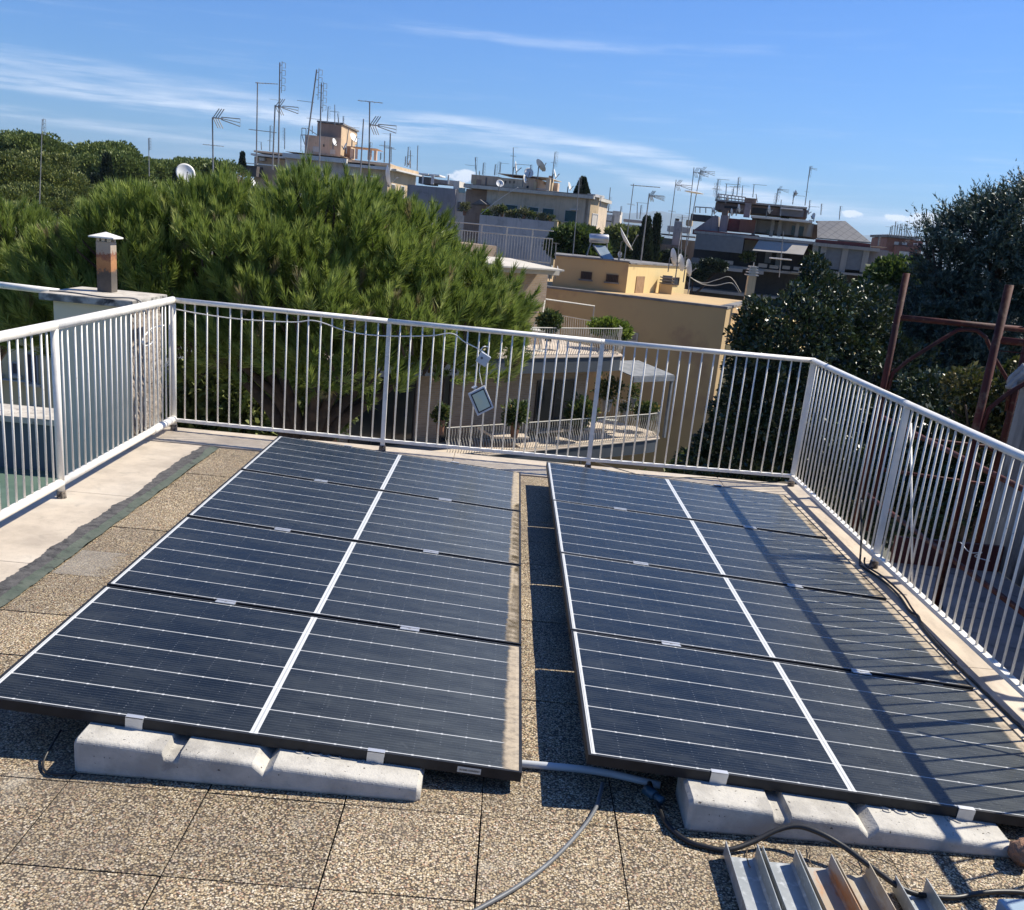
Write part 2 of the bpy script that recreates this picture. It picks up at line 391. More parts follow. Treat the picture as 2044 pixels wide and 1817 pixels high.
CELLS=m_cells()
def m_dust():
    m,nt,bs=nt_new('beige_dust_crust'); v=objc(nt)
    a=noise(nt,mapping(nt,v,(.7,1,1)),30,7,.75)
    col=mixc(nt,sstep(nt,a,.42,.66),(.52,.43,.31),(.30,.25,.19))
    nt.links.new(col,bs.inputs['Base Color']); bs.inputs['Roughness'].default_value=.95
    at_=nt.nodes.new('ShaderNodeAttribute'); at_.attribute_name='edge'
    al=sstep(nt,mth(nt,'ADD',at_.outputs['Fac'],mth(nt,'MULTIPLY',mth(nt,'SUBTRACT',noise(nt,v,18,6,.7),.5),.55)),.12,.5)
    nt.links.new(mth(nt,'MULTIPLY',al,.80),bs.inputs['Alpha']); return m
DUST=m_dust()
def make_panel():
    t=thing('solar_module','','solar panel',(0,0,0))
    m=MB(); fh=.035
    for x0,x1,y0,y1 in ((0,LP,0,.010),(0,LP,WP-.010,WP),(0,.010,.010,WP-.010),(LP-.010,LP,.010,WP-.010)):
        m.box(x0,x1,y0,y1,-fh,0)
    for x0,x1,y0,y1 in ((.0,LP,0,.032),(.0,LP,WP-.032,WP)): m.box(x0+.011,x1-.011,y0+.011,y1-.011 if y1>.5 else y1,-fh-.001,-fh+.002)
    m.build('frame',BLACKAL,t)
    g=MB(); g.box(.0102,LP-.0102,.0102,WP-.0102,-.0065,-.0018); g.build('cell_sheet',CELLS,t)
    return t
def bank(which,x0,y0,z0,tilt,yaw,tw):
    out=[]
    st,ct=math.sin(tilt),math.cos(tilt)
    def pt(s,k):
        a=s*LP*ct; c=k*DP
        return Vector((x0+a*math.cos(yaw)-c*math.sin(yaw), y0+a*math.sin(yaw)+c*math.cos(yaw), z0+(1-s)*LP*st+tw*s*(c-1.8)))
    for r in range(4):
        o,ex,ey=pt(0,r),pt(1,r),pt(0,r+1)
        mid=pt(1,r+1)
        X=((ex-o)+(mid-ey)).normalized(); Yv=((ey-o)+(mid-ex))/2; Z=X.cross(Yv).normalized(); Yv=Z.cross(X)
        c=(o+ex+ey+mid)/4
        org=c-X*LP/2-Yv*DP/2+Yv*.010
        out.append((org,X,Yv,Z))
    return out,pt
proto=make_panel()
rn=['front','second','third','rearmost']
dustprof={('left',0):[(0,.090),(.3,.088),(.7,.082),(1,.070)],('left',1):[(0,.105),(.4,.075),(.8,.042),(1,.030)],
 ('left',2):[(0,.075),(.5,.070),(1,.062)],('left',3):[(0,.062),(.12,.035),(.22,.001),(1,-.05)],
 ('right',0):[(0,.03),(.6,.03),(.8,.03),(1,-.05)],('right',1):[(0,.095),(.25,.07),(.5,.02),(.6,-.05),(1,-.05)],('right',2):[(0,.10),(.2,.09),(.45,.03),(.55,-.05),(1,-.05)],('right',3):[(0,.105),(.25,.08),(.55,.03),(.7,-.05),(1,-.05)]}
BANKS={}
look={('left',0):'wide beige dust strip, small white sticker',('left',1):'beige dust wedge at its right',('left',2):'even beige dust strip at its right',('left',3):'dust only in its near right corner',
('right',0):'crossed by the thick rail shadow',('right',1):'striped by baluster shadows, dusty near right corner',('right',2):'striped by baluster shadows',('right',3):'nearest the far coping'}
first=True
for which,args in (('left',(-1.5833,2.9292,.0722,.0612,0,0)),('right',(.3726,2.9109,.0657,.0601,.0059,.010))):
    fr,pt=bank(which,*args); BANKS[which]=(fr,pt,args)
    for r,(org,X,Yv,Z) in enumerate(fr):
        t=proto if first else copy_tree(proto); first=False
        M=Matrix((( X.x,Yv.x,Z.x,org.x),(X.y,Yv.y,Z.y,org.y),(X.z,Yv.z,Z.z,org.z),(0,0,0,1)))
        t.matrix_world=M; t.location=org; t.rotation_euler=M.to_euler()
        tag(t,f'{rn[r]} dark solar panel of the {which} array, {look[(which,r)]}','solar panel','solar panels in two arrays')
        # crust of dust
        prof=[(a_,b_*.50 if which=='left' else b_*.34-.008) for a_,b_ in dustprof[(which,r)]]; me=bmesh.new(); ev=me.verts.layers.float.new('edge'); n=40
        def wd(u):
            for (a,b),(c,d) in zip(prof,prof[1:]):
                if u<=c: return b+(d-b)*(u-a)/(c-a+1e-9)
            return prof[-1][1]
        rws=[]
        for i in range(n+1):
            u=i/n; w_=wd(u); y=.0105+(WP-.021)*u; row=[]
            for k,(xx,e) in enumerate(((LP-.0104,1 if w_>.012 else -.5),(LP-.0104-max(w_,.0)*.55,.75 if w_>.012 else -.5),(LP-.0104-max(w_,0)*1.25-.014,-.05))):
                vv=me.verts.new((xx,y,-.0012)); vv[ev]=e; row.append(vv)
            rws.append(row)
        for a,b in zip(rws,rws[1:]):
            for k in range(2):
                try: me.faces.new((a[k],a[k+1],b[k+1],b[k]))
                except: pass
        mm=bpy.data.meshes.new('dust_strip'); me.to_mesh(mm); me.free(); mm.materials.append(DUST)
        o=bpy.data.objects.new('dust_strip',mm); COL.objects.link(o); o.parent=t
        if (which,r)==('left',0):
            STK=mat('sticker_paper',(.62,.60,.52),rough=.6); a=MB(); a.box(1.545,1.622,-.0012,-.0002,-.0285,-.0085); s=a.build('sticker',STK,t,local=True)
            b=MB(); rs=random.Random(1)
            for i in range(26): 
                x=1.551+i*.0026; b.box(x,x+rs.choice((.0009,.0014,.0018)),-.0016,-.0013,-.0225,-.0155)
            b.build('printed_code',BLACKRUB,s,local=True)
# clamps ------------------------------------------------------------
def mid_clamp():
    m=MB(); m.box(-.040,.040,-.020,-.008,.000,.0035); m.box(-.040,.040,.008,.020,.000,.0035); m.box(-.040,.040,-.0085,.0085,-.004,.0005); m.box(-.040,.040,-.0095,-.0078,-.03,.0033); m.box(-.040,.040,.0078,.0095,-.03,.0033)
    return m
def end_clamp():
    m=MB(); m.box(-.0275,.0275,-.0045,.016,.0005,.004); m.box(-.0275,.0275,-.0045,-.0015,-.048,.0035,); m.box(-.0275,.0275,-.016,-.0015,-.051,-.048)
    m.box(.0276,.0285,-.0042,.008,-.012,.003); return m
ordn=['first','second','third']
for which in ('left','right'):
    fr,pt,args=BANKS[which]; t_=args[3]; tw=args[5]
    for k in range(5):
        for q,s in enumerate((.285,.728)):
            if which=='right': s=(.245,.715)[q]
            p=pt(s,k); side=('left','right')[q]
            t=thing('panel_clamp','', 'clamp',p,'silver clamps holding the solar panels')
            if k in (0,4): mb=end_clamp()
            else: mb=mid_clamp()
            if k==4: mb.xf(Matrix.Rotation(math.pi,4,'Z'))
            mb.build('clamp_body',ALU,t,local=True)
            if k not in (0,4):
                b=MB(); b.tube([(0,0,-.002),(0,0,.003)],.0055,6); b.build('bolt',MAST,t,local=True)
            t.rotation_euler=(tw*.5,t_,args[4]); 
            if k==0: t.location=p+Vector((0,.009,.0))
            elif k==4: t.location=p+Vector((0,-.010,.001))
            wh='hooked on the front edge' if k==0 else 'on the far edge' if k==4 else f'on the {ordn[k-1]} seam from the front'
            t['label']=f'{side} silver clamp {wh} of the {which} array'
# concrete ballast ----------------------------------------------------
def m_ball():
    m,nt,bs=nt_new('pale_cast_concrete'); v=objc(nt)
    col=mixc(nt,sstep(nt,noise(nt,v,7,6,.65),.38,.64),(.50,.475,.42),(.36,.34,.30))
    col=mixc(nt,mth(nt,'MULTIPLY',sstep(nt,noise(nt,v,42,5,.6),.5,.7),.35),col,(.34,.33,.31))
    sp=mth(nt,'MAXIMUM',sstep(nt,noise(nt,v,85,2,.4),.70,.73),mth(nt,'MULTIPLY',sstep(nt,noise(nt,v,5.5,6,.7),.60,.72),.35))
    col=mixc(nt,sp,col,(.10,.09,.08)); nt.links.new(col,bs.inputs['Base Color']); bs.inputs['Roughness'].default_value=.88
    bump(nt,bs,mth(nt,'SUBTRACT',mth(nt,'ADD',mth(nt,'MULTIPLY',noise(nt,v,120,5),.7),mth(nt,'MULTIPLY',noise(nt,v,16,6,.7),2.0)),sp),.55,.004); return m
BALL=m_ball()
def ballast(L,h0,h1,depth,ends,text=True):
    """local frame: x along, y from 0 (front) to depth; top slopes with the panels; two grooves across the top"""
    me=bmesh.new(); r=.017
    import bisect
    g1,g2=.285*L,.545*L
    xs_=sorted({0,.012,.03}|{L,L-.012,L-.03}|{g1+d for d in (-.034,-.026,-.017,-.006,.006,.020,.0235)}|{g2+d for d in (-.036,-.001,.001,.030)}|{L*i/40 for i in range(1,40)})
    def top(x):
        z=h0+(h1-h0)*x/L
        d=0
        a=x-g1
        if -.034<a<.0235: d=.024*min(1,math.sqrt(max(0,1-((a+.005)/.0295)**2))*1.25)
        a=x-g2
        if -.036<a<.030: d=.030*(1-abs(a)/(.036 if a<0 else .030))
        e=min(x,L-x)
        c=.014*(1-min(1,e/.014))**2
        return z-d-c
    rings=[]
    for x in xs_:
        zt=top(x); e=min(x,L-x); ins=.010*(1-min(1,e/.012))**2; zf=h0+(h1-h0)*x/L
        prof=[(ins+.004,0),(ins,.008)]
        for k in range(6):
            a=k/5*math.pi/2; prof.append((ins+r-r*math.cos(a),zt-r+r*math.sin(a)))
        prof+= [(depth-ins-.012,zt),(depth-ins,zt-.012),(depth-ins,0)]
        rings.append([me.verts.new((x,y,max(z,0))) for y,z in prof])
    for a,b in zip(rings,rings[1:]):
        for k in range(len(a)-1): me.faces.new((a[k],b[k],b[k+1],a[k+1]))
        me.faces.new((a[-1],b[-1],b[0],a[0]))
    me.faces.new(rings[0]); me.faces.new(rings[-1][::-1])
    bmesh.ops.recalc_face_normals(me,faces=me.faces)
    mm=bpy.data.meshes.new('ballast_body'); me.to_mesh(mm); me.free(); mm.materials.append(BALL)
    for p in mm.polygons: p.use_smooth=False
    return mm
def put_ballast(which,mm,x,y,k,L,h0,h1):
    t=thing('ballast_block','', 'concrete block',(x,y,.001),'concrete ballast blocks under the panels')
    o=bpy.data.objects.new('block',mm); COL.objects.link(o); o.parent=t
    if k==0:
        cu=bpy.data.curves.new('t','FONT'); cu.body='SUG  K'; cu.size=.075; cu.extrude=.0022; cu.space_character=1.15
        to=bpy.data.objects.new('t',cu); COL.objects.link(to); bpy.context.view_layer.update()
        me=bpy.data.meshes.new_from_object(to.evaluated_get(bpy.context.evaluated_depsgraph_get())); bpy.data.objects.remove(to)
        me.materials.clear(); me.materials.append(BALL); lo=bpy.data.objects.new('raised_letters',me); COL.objects.link(lo); lo.parent=t
        xx=.56*L+.06; lo.location=(xx,.099 if which=='left' else .108,h0+(h1-h0)*xx/L+.0015); lo.rotation_euler=(0,math.atan2(h0-h1,L),0)
        t['label']={'left':'concrete ballast block in front of the left array, between two joints of the gravel tiles','right':'concrete ballast block in front of the right array, just behind the black cable'}[which]
    else:
        t['label']=f'concrete block hidden beneath the {rn[k-1]} and next panels of the {which} array, counted as row {k+1}'
BLK={}
for which,x,y,L in (('left',-1.236,2.825,1.085),('right',.690,2.79,1.055)):
    fr,pt,args=BANKS[which]
    z=lambda xx:pt((xx-args[0])/LP,0).z-.0365
    h0,h1=z(x)-.002,z(x+L)-.002
    mm=ballast(L,h0,h1,.23,None)
    put_ballast(which,mm,x,y,0,L,h0,h1)
    for k in (1,2,3,4):
        t=thing('ballast_block','', 'concrete block',(x,y+k*DP-(.01 if k<4 else .16),.001),'concrete ballast blocks under the panels')
        o=bpy.data.objects.new('block',mm); COL.objects.link(o); o.parent=t; dz=args[5]*.5*(k*DP-1.8) if which=='right' else 0
        t['label']=f'concrete block under seam {k} of the {which} array, in the shade of the panels'
# ================================================================= LOOSE THINGS ON THE ROOF
def cable(name,label,pts,r,m,n=8,sub=6,group=None,cat='cable'):
    P_=[Vector(p) for p in pts]; out=[]
    for i in range(len(P_)-1):
        p0=P_[max(i-1,0)];p1=P_[i];p2=P_[i+1];p3=P_[min(i+2,len(P_)-1)]
        for j in range(sub):
            t=j/sub; out.append(.5*((2*p1)+(-p0+p2)*t+(2*p0-5*p1+4*p2-p3)*t*t+(-p0+3*p1-3*p2+p3)*t**3))
    out.append(P_[-1]); b=MB(); b.tube(out,r,n).smooth(); o=b.build(name,m); return tag(o,label,cat,group)
GREYC=mat('grey_cable',(.15,.16,.17),(.11,.115,.12),rough=.5)
PVC=mat('grey_pvc',(.50,.52,.53),(.44,.46,.47),scale=8,rough=.4)
cable('cable','grey cable lying on the gravel tiles below the gap between the arrays',[(.445,3.02,.012),(.425,2.92,.012),(.409,2.86,.010),(.365,2.753,.009),(.273,2.581,.009),(.17,2.435,.009),(.049,2.305,.009),(-.03,2.22,.009)],.0068,GREYC)
cable('cable','black cable winding in front of the right ballast block and over the metal channels',
 [(.60,3.02,.03),(.615,2.93,.012),(.635,2.80,.010),(.68,2.725,.010),(.731,2.700,.010),(.801,2.688,.012),(.882,2.715,.03),(.96,2.745,.06),(1.024,2.752,.075),(1.089,2.72,.075),(1.148,2.68,.062),(1.194,2.622,.052),(1.256,2.545,.040),(1.30,2.530,.026),(1.351,2.535,.014),(1.441,2.54,.012),(1.522,2.57,.012),(1.602,2.59,.012),(1.70,2.592,.012),(1.9,2.56,.012)],.0085,BLACKRUB)
cable('cable','thin black cable looping in the shade left of the left ballast block',[(-1.34,2.98,.06),(-1.345,2.86,.012),(-1.30,2.80,.008),(-1.22,2.81,.008)],.004,BLACKRUB)
tag(cable('conduit','',[(-.6,3.10,.018),(.176,3.095,.018),(.437,3.085,.018),(.64,3.03,.018)],.013,PVC,n=12),'light grey pvc conduit lying across the gap between the two arrays','conduit')
BLUEP=mat('blue_plastic',(.035,.11,.17),(.03,.08,.12),rough=.35)
m=MB(); m.tube([(.612,2.955,.02),(.632,2.925,.02)],.014,12); m.tube([(.586,2.99,.022),(.612,2.955,.020)],[.019,.017],12); m.smooth()
tag(m.build('conduit_coupling',BLUEP),'blue plastic conduit coupling in the shade left of the right ballast block','pipe fitting')
cable('cable','white cable strung under the top rail of the far railing',
 [(-2.50,7.79,.94),(-2.3,7.765,.925),(-2.0,7.755,.915),(-1.62,7.75,.93),(-1.45,7.755,.955),(-1.2,7.75,.90),(-.95,7.745,.893),(-.6,7.745,.925),(-.43,7.748,.958),(-.33,7.745,.905),(-.20,7.742,.855),(-.165,7.74,.825),(-.15,7.735,.79)],.0045,WHITE,n=6)
cable('cable','thin beige cable lying on the far coping right of the middle post',[(.70,7.80,.09),(.95,7.78,.04),(1.2,7.72,.018),(1.6,7.80,.030),(2.0,7.81,.028),(2.31,7.80,.06)],.004,mat('beige_cable',(.45,.40,.30),rough=.6),n=6)
cable('cable','black cable running down the post and along the right coping',[(2.275,6.18,.35),(2.262,6.0,.12),(2.235,5.88,.020),(2.225,5.80,.022),(2.26,5.55,.024),(2.263,5.3,.024),(2.232,5.05,.024),(2.245,4.97,.030),(2.215,4.8,.022),(2.20,4.4,.020),(2.21,3.6,.02)],.0065,BLACKRUB)
cable('cable','second black cable beside the first on the right coping',[(2.25,5.86,.06),(2.243,5.80,.03),(2.275,5.6,.032),(2.278,5.3,.036),(2.247,5.07,.036),(2.25,4.96,.018),(2.228,4.8,.016),(2.215,4.4,.018)],.0055,BLACKRUB)
cable('cable','white looped cable hanging on the flank of the chimney block',[(-2.62,7.9,.80),(-2.63,7.65,.80),(-2.61,7.45,.77),(-2.60,7.36,.735),(-2.60,7.42,.70),(-2.60,7.55,.705),(-2.61,7.62,.75),(-2.62,7.58,.80)],.0055,WHITE,n=6)
# junction box + floodlight hanging on the far railing
JB=mat('white_box_plastic',(.66,.67,.67),(.60,.61,.61),rough=.45)
jc=at(965,717,Y=7.715)
t=thing('junction_box','square white junction box hanging by its cable on the far railing','junction box',jc)
m=MB(); m.box(-.043,.043,-.022,.022,-.043,.043,.006); b=m.build('box',JB,t,local=True); b.rotation_euler=(0,math.radians(27),0)
m=MB(); m.tube([(-.012,-.023,.010),(-.012,-.030,.010)],.009,10); q=m.build('knockout',GREYC,t,local=True)
cable('cable','short white cable loop over the baluster above the junction box',[jc+Vector((-.035,0,.05)),jc+Vector((-.01,-.0,.088)),jc+Vector((.02,.02,.092)),jc+Vector((.03,.01,.088))],.0045,WHITE,n=6)
fc=at(960,800,Y=7.72)
cable('cable','thin cable from the junction box down to the flood light',[jc+Vector((-.02,0,-.04)),jc+Vector((-.022,0,-.1)),fc+Vector((-.002,.01,.115))],.0035,WHITE,n=6)
t=thing('flood_light','small white flood light with a black rim hanging askew on the far railing','flood light',fc)
m=MB(); m.box(-.062,.062,.006,.036,-.045,.045,.006); bb=m.build('housing',JB,t,local=True)
m=MB(); m.box(-.070,.070,-.006,.006,-.053,.053,.004); 
r_=m.build('front_frame',JB,t,local=True)
m=MB()
for x0,x1,z0,z1 in ((-.058,.058,-.042,-.036),(-.058,.058,.036,.042),(-.058,-.052,-.036,.036),(.052,.058,-.036,.036)): m.box(x0,x1,-.0085,-.0055,z0,z1)
g=m.build('black_rim',BLACKRUB,t,local=True)
m=MB(); m.box(-.0515,.0515,-.0078,-.0056,-.0355,.0355); l=m.build('lens',mat('frosted_lens',(.60,.70,.58),(.72,.74,.50),scale=9,rough=.3),t,local=True)
m=MB(); m.tube([(-.068,.02,0),(-.082,.02,.0),(-.082,.05,.0)],.004,6); m.box(-.084,-.078,.0,.055,-.012,.012); k_=m.build('bracket',JB,t,local=True)
t.rotation_euler=(math.radians(-6),math.radians(62),math.radians(14)); t.scale=(1.35,1,1.35)
# galvanised channels lying side by side ------------------------------------
GALV=mat('galvanised_steel',(.40,.42,.42),(.30,.32,.32),scale=6,rough=.5,metal=.45,c3=(.50,.52,.52),s3=25,bmp=.1)
RUSTY=mat('rust_stained_steel',(.40,.41,.40),(.35,.28,.20),scale=5,rough=.65,metal=.15,c3=(.42,.20,.08),s3=14,stretch=(1,.35,1))
TANS=mat('tan_stained_steel',(.42,.37,.28),(.33,.26,.18),scale=4,rough=.65,metal=.1,c3=(.45,.44,.40),s3=12,stretch=(1,.4,1))
chans=[(.783,2.662,.098,GALV,.055,'leftmost of the steel channels lying by the bottom edge, clean grey',-.006),(.893,2.652,.101,GALV,.0,'second steel channel from the left, clean grey and touching its neighbours',-.003),
(1.001,2.640,.099,RUSTY,0,'third steel channel from the left, with rust-orange stains',.004),(1.107,2.618,.097,TANS,0,'fourth steel channel from the left, stained tan',.003),
(1.262,2.556,.094,GALV,.0,'fifth steel channel, lying apart with a gap to its left',.0),(1.405,2.432,.095,GALV,0,'shortest steel channel at the right end of the row',.0)]
for x,y,w_,m_,_,lab,rot in chans:
    t=thing('steel_channel',lab,'steel channel',(x,y,.004),'steel channels lying side by side')
    b=MB(); h=.055; L=1.15; n=6
    # rolled profile, swept towards the viewer
    pr_=[(0,h),(0,.008),(.0025,.0025),(.008,0),(w_-.008,0),(w_-.0025,.0025),(w_,.008),(w_,h)]
    inn=[(w_-.0026,h),(w_-.0026,.009),(w_-.009,.0026),(.009,.0026),(.0026,.009),(.0026,h)]
    b.extr([(px,0,pz) for px,pz in pr_+inn],(0,-L,0)); o=b.build('channel',m_,t,local=True); t.rotation_euler=(0,0,rot*3)
# loose stones / terracotta beside the right block
TERR=mat('weathered_terracotta',(.42,.22,.13),(.28,.17,.11),scale=20,rough=.9,bmp=1.0,bscale=55,bdist=.03,c3=(.12,.07,.05),s3=22)
def lump(name,label,c,r,m,seed,sc=(1,1,1)):
    b=MB(); bmesh.ops.create_icosphere(b.bm,subdivisions=3,radius=r); rr=random.Random(seed); ks=[(Vector((rr.gauss(0,1),rr.gauss(0,1),rr.gauss(0,1))).normalized(),rr.uniform(.6,1)) for _ in range(14)]
    for v in b.bm.verts:
        n=v.co.normalized(); k=1+sum(.10*math.sin(9*n.dot(d)+s*6) for d,s in ks)/3; v.co=Vector((n.x*sc[0],n.y*sc[1],n.z*sc[2]))*r*k
    b.smooth(); o=b.build(name,m); o.location=c; return tag(o,label,'stone','broken lumps by the right block')
lump('broken_lump','rust-brown broken lump beside the right end of the right ballast block, the upper one',(1.735,2.76,.045),.045,TERR,1,(.8,1,.9))
lump('broken_lump','smaller brown broken lump below it by the block end',(1.775,2.68,.03),.034,TERR,4,(1,.9,.85))
lump('broken_lump','pale grey stone at the right edge below the brown lumps',(1.805,2.62,.025),.032,BALL,8,(1,1.2,.9))
m=MB(); m.box(0,.16,-.12,0,0,.045,.004); o=m.build('blue_box',mat('pale_blue_plastic',(.30,.40,.48),(.25,.34,.41),rough=.4)); o.location=(1.545,2.505,.001); o.rotation_euler=(0,0,.12); tag(o,'pale blue grey box at the bottom right corner of the roof','box')
# twigs and debris
TW=mat('dry_twig',(.22,.16,.11),(.12,.09,.06),rough=.9); rt=random.Random(12); 
for i,(cx,cy) in enumerate(((1.06,2.70),(1.22,2.69),(.86,2.655),(1.30,2.72),(1.2,2.64))):
    a=rt.uniform(0,3); pts=[(cx+math.cos(a)*d+rt.uniform(-.006,.006),cy+math.sin(a)*d+rt.uniform(-.006,.006),.006+rt.random()*.01) for d in (-.06,-.02,.02,.05)]
    lab=['dry twig in front of the right block, left of the others','dry twig close to the middle of the right block','dry twig touching the left channels','dry twig nearest the right end of the block','dry twig under the black cable'][i]
    cable('twig',lab,pts,.0018,TW,n=5,sub=3,group='dry twigs on the gravel',cat='twig')
# ================================================================= GROUND, LAND
GROUND=mat('town_ground',(.09,.10,.06),(.13,.12,.10),scale=.05,rough=.95,world=True)
m=MB(); m.quad((-15000,-2000,-18),(15000,-2000,-18),(15000,14500,-18),(-15000,14500,-18)); tag(m.build('ground',GROUND),kind='structure')
HILLM=mat('wooded_hills',(.050,.075,.045),(.09,.10,.06),scale=.002,rough=.95,world=True)
def hills():
    b=MB(); pts=[(-5200,150),(-3600,230),(-2200,190),(-1200,240),(-400,270),(300,300),(1200,280),(1560,330),(1850,318),(2300,300),(3000,260),(3700,265),(4150,330),(4350,338),(4600,318),(5100,300),(5900,290),(7500,240),(9500,170)]
    rr=random.Random(2); rows=[]
    for j,(yy,k) in enumerate(((10400,0),(11000,.5),(11600,.88),(12000,1.0),(12800,.9))):
        row=[]
        for i in range(len(pts)-1):
            for q in range(8):
                u=q/8; x=pts[i][0]+(pts[i+1][0]-pts[i][0])*u; s=u*u*(3-2*u); z=pts[i][1]+(pts[i+1][1]-pts[i][1])*s
                row.append(b.bm.verts.new((x,yy,-20+(z+20)*k*(1+rr.uniform(-.03,.03)*(k<1))+ (rr.uniform(-4,4) if k==1 else 0))))
        rows.append(row)
    for a,c in zip(rows,rows[1:]):
        for i in range(len(a)-1): b.bm.faces.new((a[i],a[i+1],c[i+1],c[i]))
    tag(b.smooth().build('hills',HILLM),kind='structure')
hills()
# ================================================================= CHIMNEY BLOCK (left)
RAWST=mat('peeling_render_flank',(.36,.30,.24),(.20,.16,.13),scale=5,rough=.95,bmp=1.0,bscale=26,bdist=.04,c3=(.50,.46,.41),s3=12,stretch=(1,2.2,.5))
MOSSY=mat('stained_concrete_slab',(.46,.44,.39),(.13,.125,.115),scale=11,rough=.95,bmp=.5,bscale=50,c3=(.045,.045,.045),s3=9)
SLABTOP=mat('pale_slab_top',(.55,.50,.42),(.42,.38,.32),scale=6,rough=.9,c3=(.25,.22,.19),s3=14)
GREYR=mat('grey_green_render',(.80,.69,.48),(.74,.64,.45),scale=1.6,rough=.9,bmp=.1,bscale=50)
t=thing('chimney_block','pale rendered block with a rough peeling flank and stained slab, left behind the left railing','chimney block',(-3.3,7.9,-1.05))
m=MB(); m.box(-3.29,-2.752,7.52,8.16,-1.04,.948); m.build('wall',GREYR,t)
m=MB(); n=26; 
rr=random.Random(4); V=[[m.bm.verts.new((-2.738+.0+rr.uniform(-.008,.012),7.522+.636*i/n,-1.04+1.985*j/60)) for j in range(61)] for i in range(n+1)]
for i in range(n):
    for j in range(60): m.bm.faces.new((V[i][j],V[i+1][j],V[i+1][j+1],V[i][j+1]))
m.smooth(); m.build('rough_flank',RAWST,t)
m=MB(); m.box(-3.37,-2.70,7.466,8.217,.950,.9985,.004); m.build('slab',MOSSY,t)
m=MB(); m.box(-3.362,-2.706,7.472,8.212,.9990,1.0015); m.build('slab_top',SLABTOP,t)
def m_pot():
    m,nt,bs=nt_new('stained_chimney'); v=objc(nt); sp=nt.nodes.new('ShaderNodeSeparateXYZ'); nt.links.new(v,sp.inputs[0])
    z=mth(nt,'ADD',sp.outputs[2],mth(nt,'MULTIPLY',mth(nt,'SUBTRACT',noise(nt,v,14,7,.75),.5),.20))
    c=ramp(nt,mth(nt,'DIVIDE',z,.40),[(.0,(.13,.11,.09)),(.30,(.07,.06,.05)),(.38,(.10,.075,.055)),(.43,(.33,.15,.06)),(.58,(.42,.20,.08)),(.68,(.20,.075,.045)),(.72,(.36,.29,.22)),(1,(.38,.33,.27))])
    nt.links.new(c,bs.inputs['Base Color']); bs.inputs['Roughness'].default_value=.9; bump(nt,bs,noise(nt,v,50,5),.4,.004); return m
pc=at(226,585.3,Z=1.0015)
ch=thing('chimney_pot','square chimney stained rust orange and soot with a white hipped cap, on the chimney block','chimney',pc+Vector((-.075,.075,0)))
m=MB(); m.box(-.050,.060,-.066,.054,0,.365,.004); m.build('shaft',m_pot(),ch,local=True)
m=MB()
for x in (-.036,.004,.044):
    for y in (-.05,.04): m.box(x-.012,x+.012,y-.012,y+.012,.366,.392)
m.build('cap_supports',SLABTOP,ch,local=True)
m=MB(); b=m.bm; q=[b.verts.new(p) for p in ((-.088,-.105,.392),(.098,-.105,.392),(.098,.095,.392),(-.088,.095,.392))]; q2=[b.verts.new(p) for p in ((-.088,-.105,.402),(.098,-.105,.402),(.098,.095,.402),(-.088,.095,.402))]; ap=b.verts.new((.005,-.005,.436))
b.faces.new(q[::-1])
for i in range(4): b.faces.new((q[i],q[(i+1)%4],q2[(i+1)%4],q2[i])); b.faces.new((q2[i],q2[(i+1)%4],ap))
m.build('cap',WHITE,ch,local=True)
cable('cable','thin grey cable draped over the slab of the chimney block',[(-3.35,7.60,1.005),(-3.25,7.62,1.006),(-3.1,7.58,1.006),(-2.9,7.50,1.006),(-2.70,7.56,1.006),(-2.66,7.62,.90)],.006,GREYC,n=6)
m=MB(); a=at(-60,562,Y=8.9); b_=at(118,583,Y=8.9); m.tube([a,b_],.028,10); m.tube([Vector((a.x,a.y,a.z)),Vector((a.x,a.y,-1))],.02,8); m.smooth(); tag(m.build('handrail',WHITE),'white round handrail behind the chimney block at the left edge','railing','white railings round the roof')
# lower terrace on the left: green painted floor, pale parapet beyond
GREENF=mat('green_painted_floor',(.065,.115,.085),(.09,.145,.11),scale=4,rough=.7)
BLUEW=mat('blue_grey_render',(.10,.12,.14),(.13,.15,.165),scale=2,rough=.85)
t=thing('lower_terrace','lower neighbouring terrace with green floor and pale parapet, seen through the left railing','terrace',(-5,7,-3))
m=MB(); m.box(-9.5,-2.66,2.0,9.25,-1.25,-.80); m.build('floor',GREENF,t)
m=MB(); m.box(-9.5,-3.40,9.25,9.55,-1.25,-.36); m.build('parapet_wall',BLUEW,t)
m=MB(); m.box(-9.5,-3.38,9.20,9.72,-.358,-.30,.005); m.build('parapet_coping',SLABTOP,t)
m=MB(); m.box(-9.5,-2.66,2.05,9.5,-17.9,-1.252); m.build('wall',STUC,t)
# ================================================================= RIGHT: lower roof strip, old wall, scaffold
DAPPLEC=mat('dapple_toned_slab',(.30,.29,.275),(.20,.195,.19),scale=2.5,rough=.9,bmp=.3,bscale=30,c3=(.12,.12,.12),s3=7)  # dappled light on the slab is put into this mottled colour
t=thing('lower_roof','dapple-coloured grey lower roof strip right of the right railing, under the scaffold','roof',(3.1,4,-3))
m=MB(); m.box(2.43,3.70,.6,7.12,-.52,-.30); m.build('slab',DAPPLEC,t)
m=MB(); m.box(2.47,5.2,.6,7.10,-17.9,-.522); m.build('wall',CONC,t)
m=MB(); m.box(2.432,2.50,.6,7.12,-.298,-.22,.006); m.build('kerb',CONC,t)
OLDW=mat('black_streaked_wall',(.30,.30,.29),(.15,.15,.15),scale=2,rough=.95,bmp=.6,bscale=22,bdist=.02,c3=(.05,.055,.055),s3=3,streak=.9,stretch=(1,2,.6))
m=MB(); n=20; V=[]
rr=random.Random(6)
m.prism([(3.702,.8),(4.02,.8),(4.02,7.42),(3.86,7.46),(3.702,7.40)],-.30,1.13); 
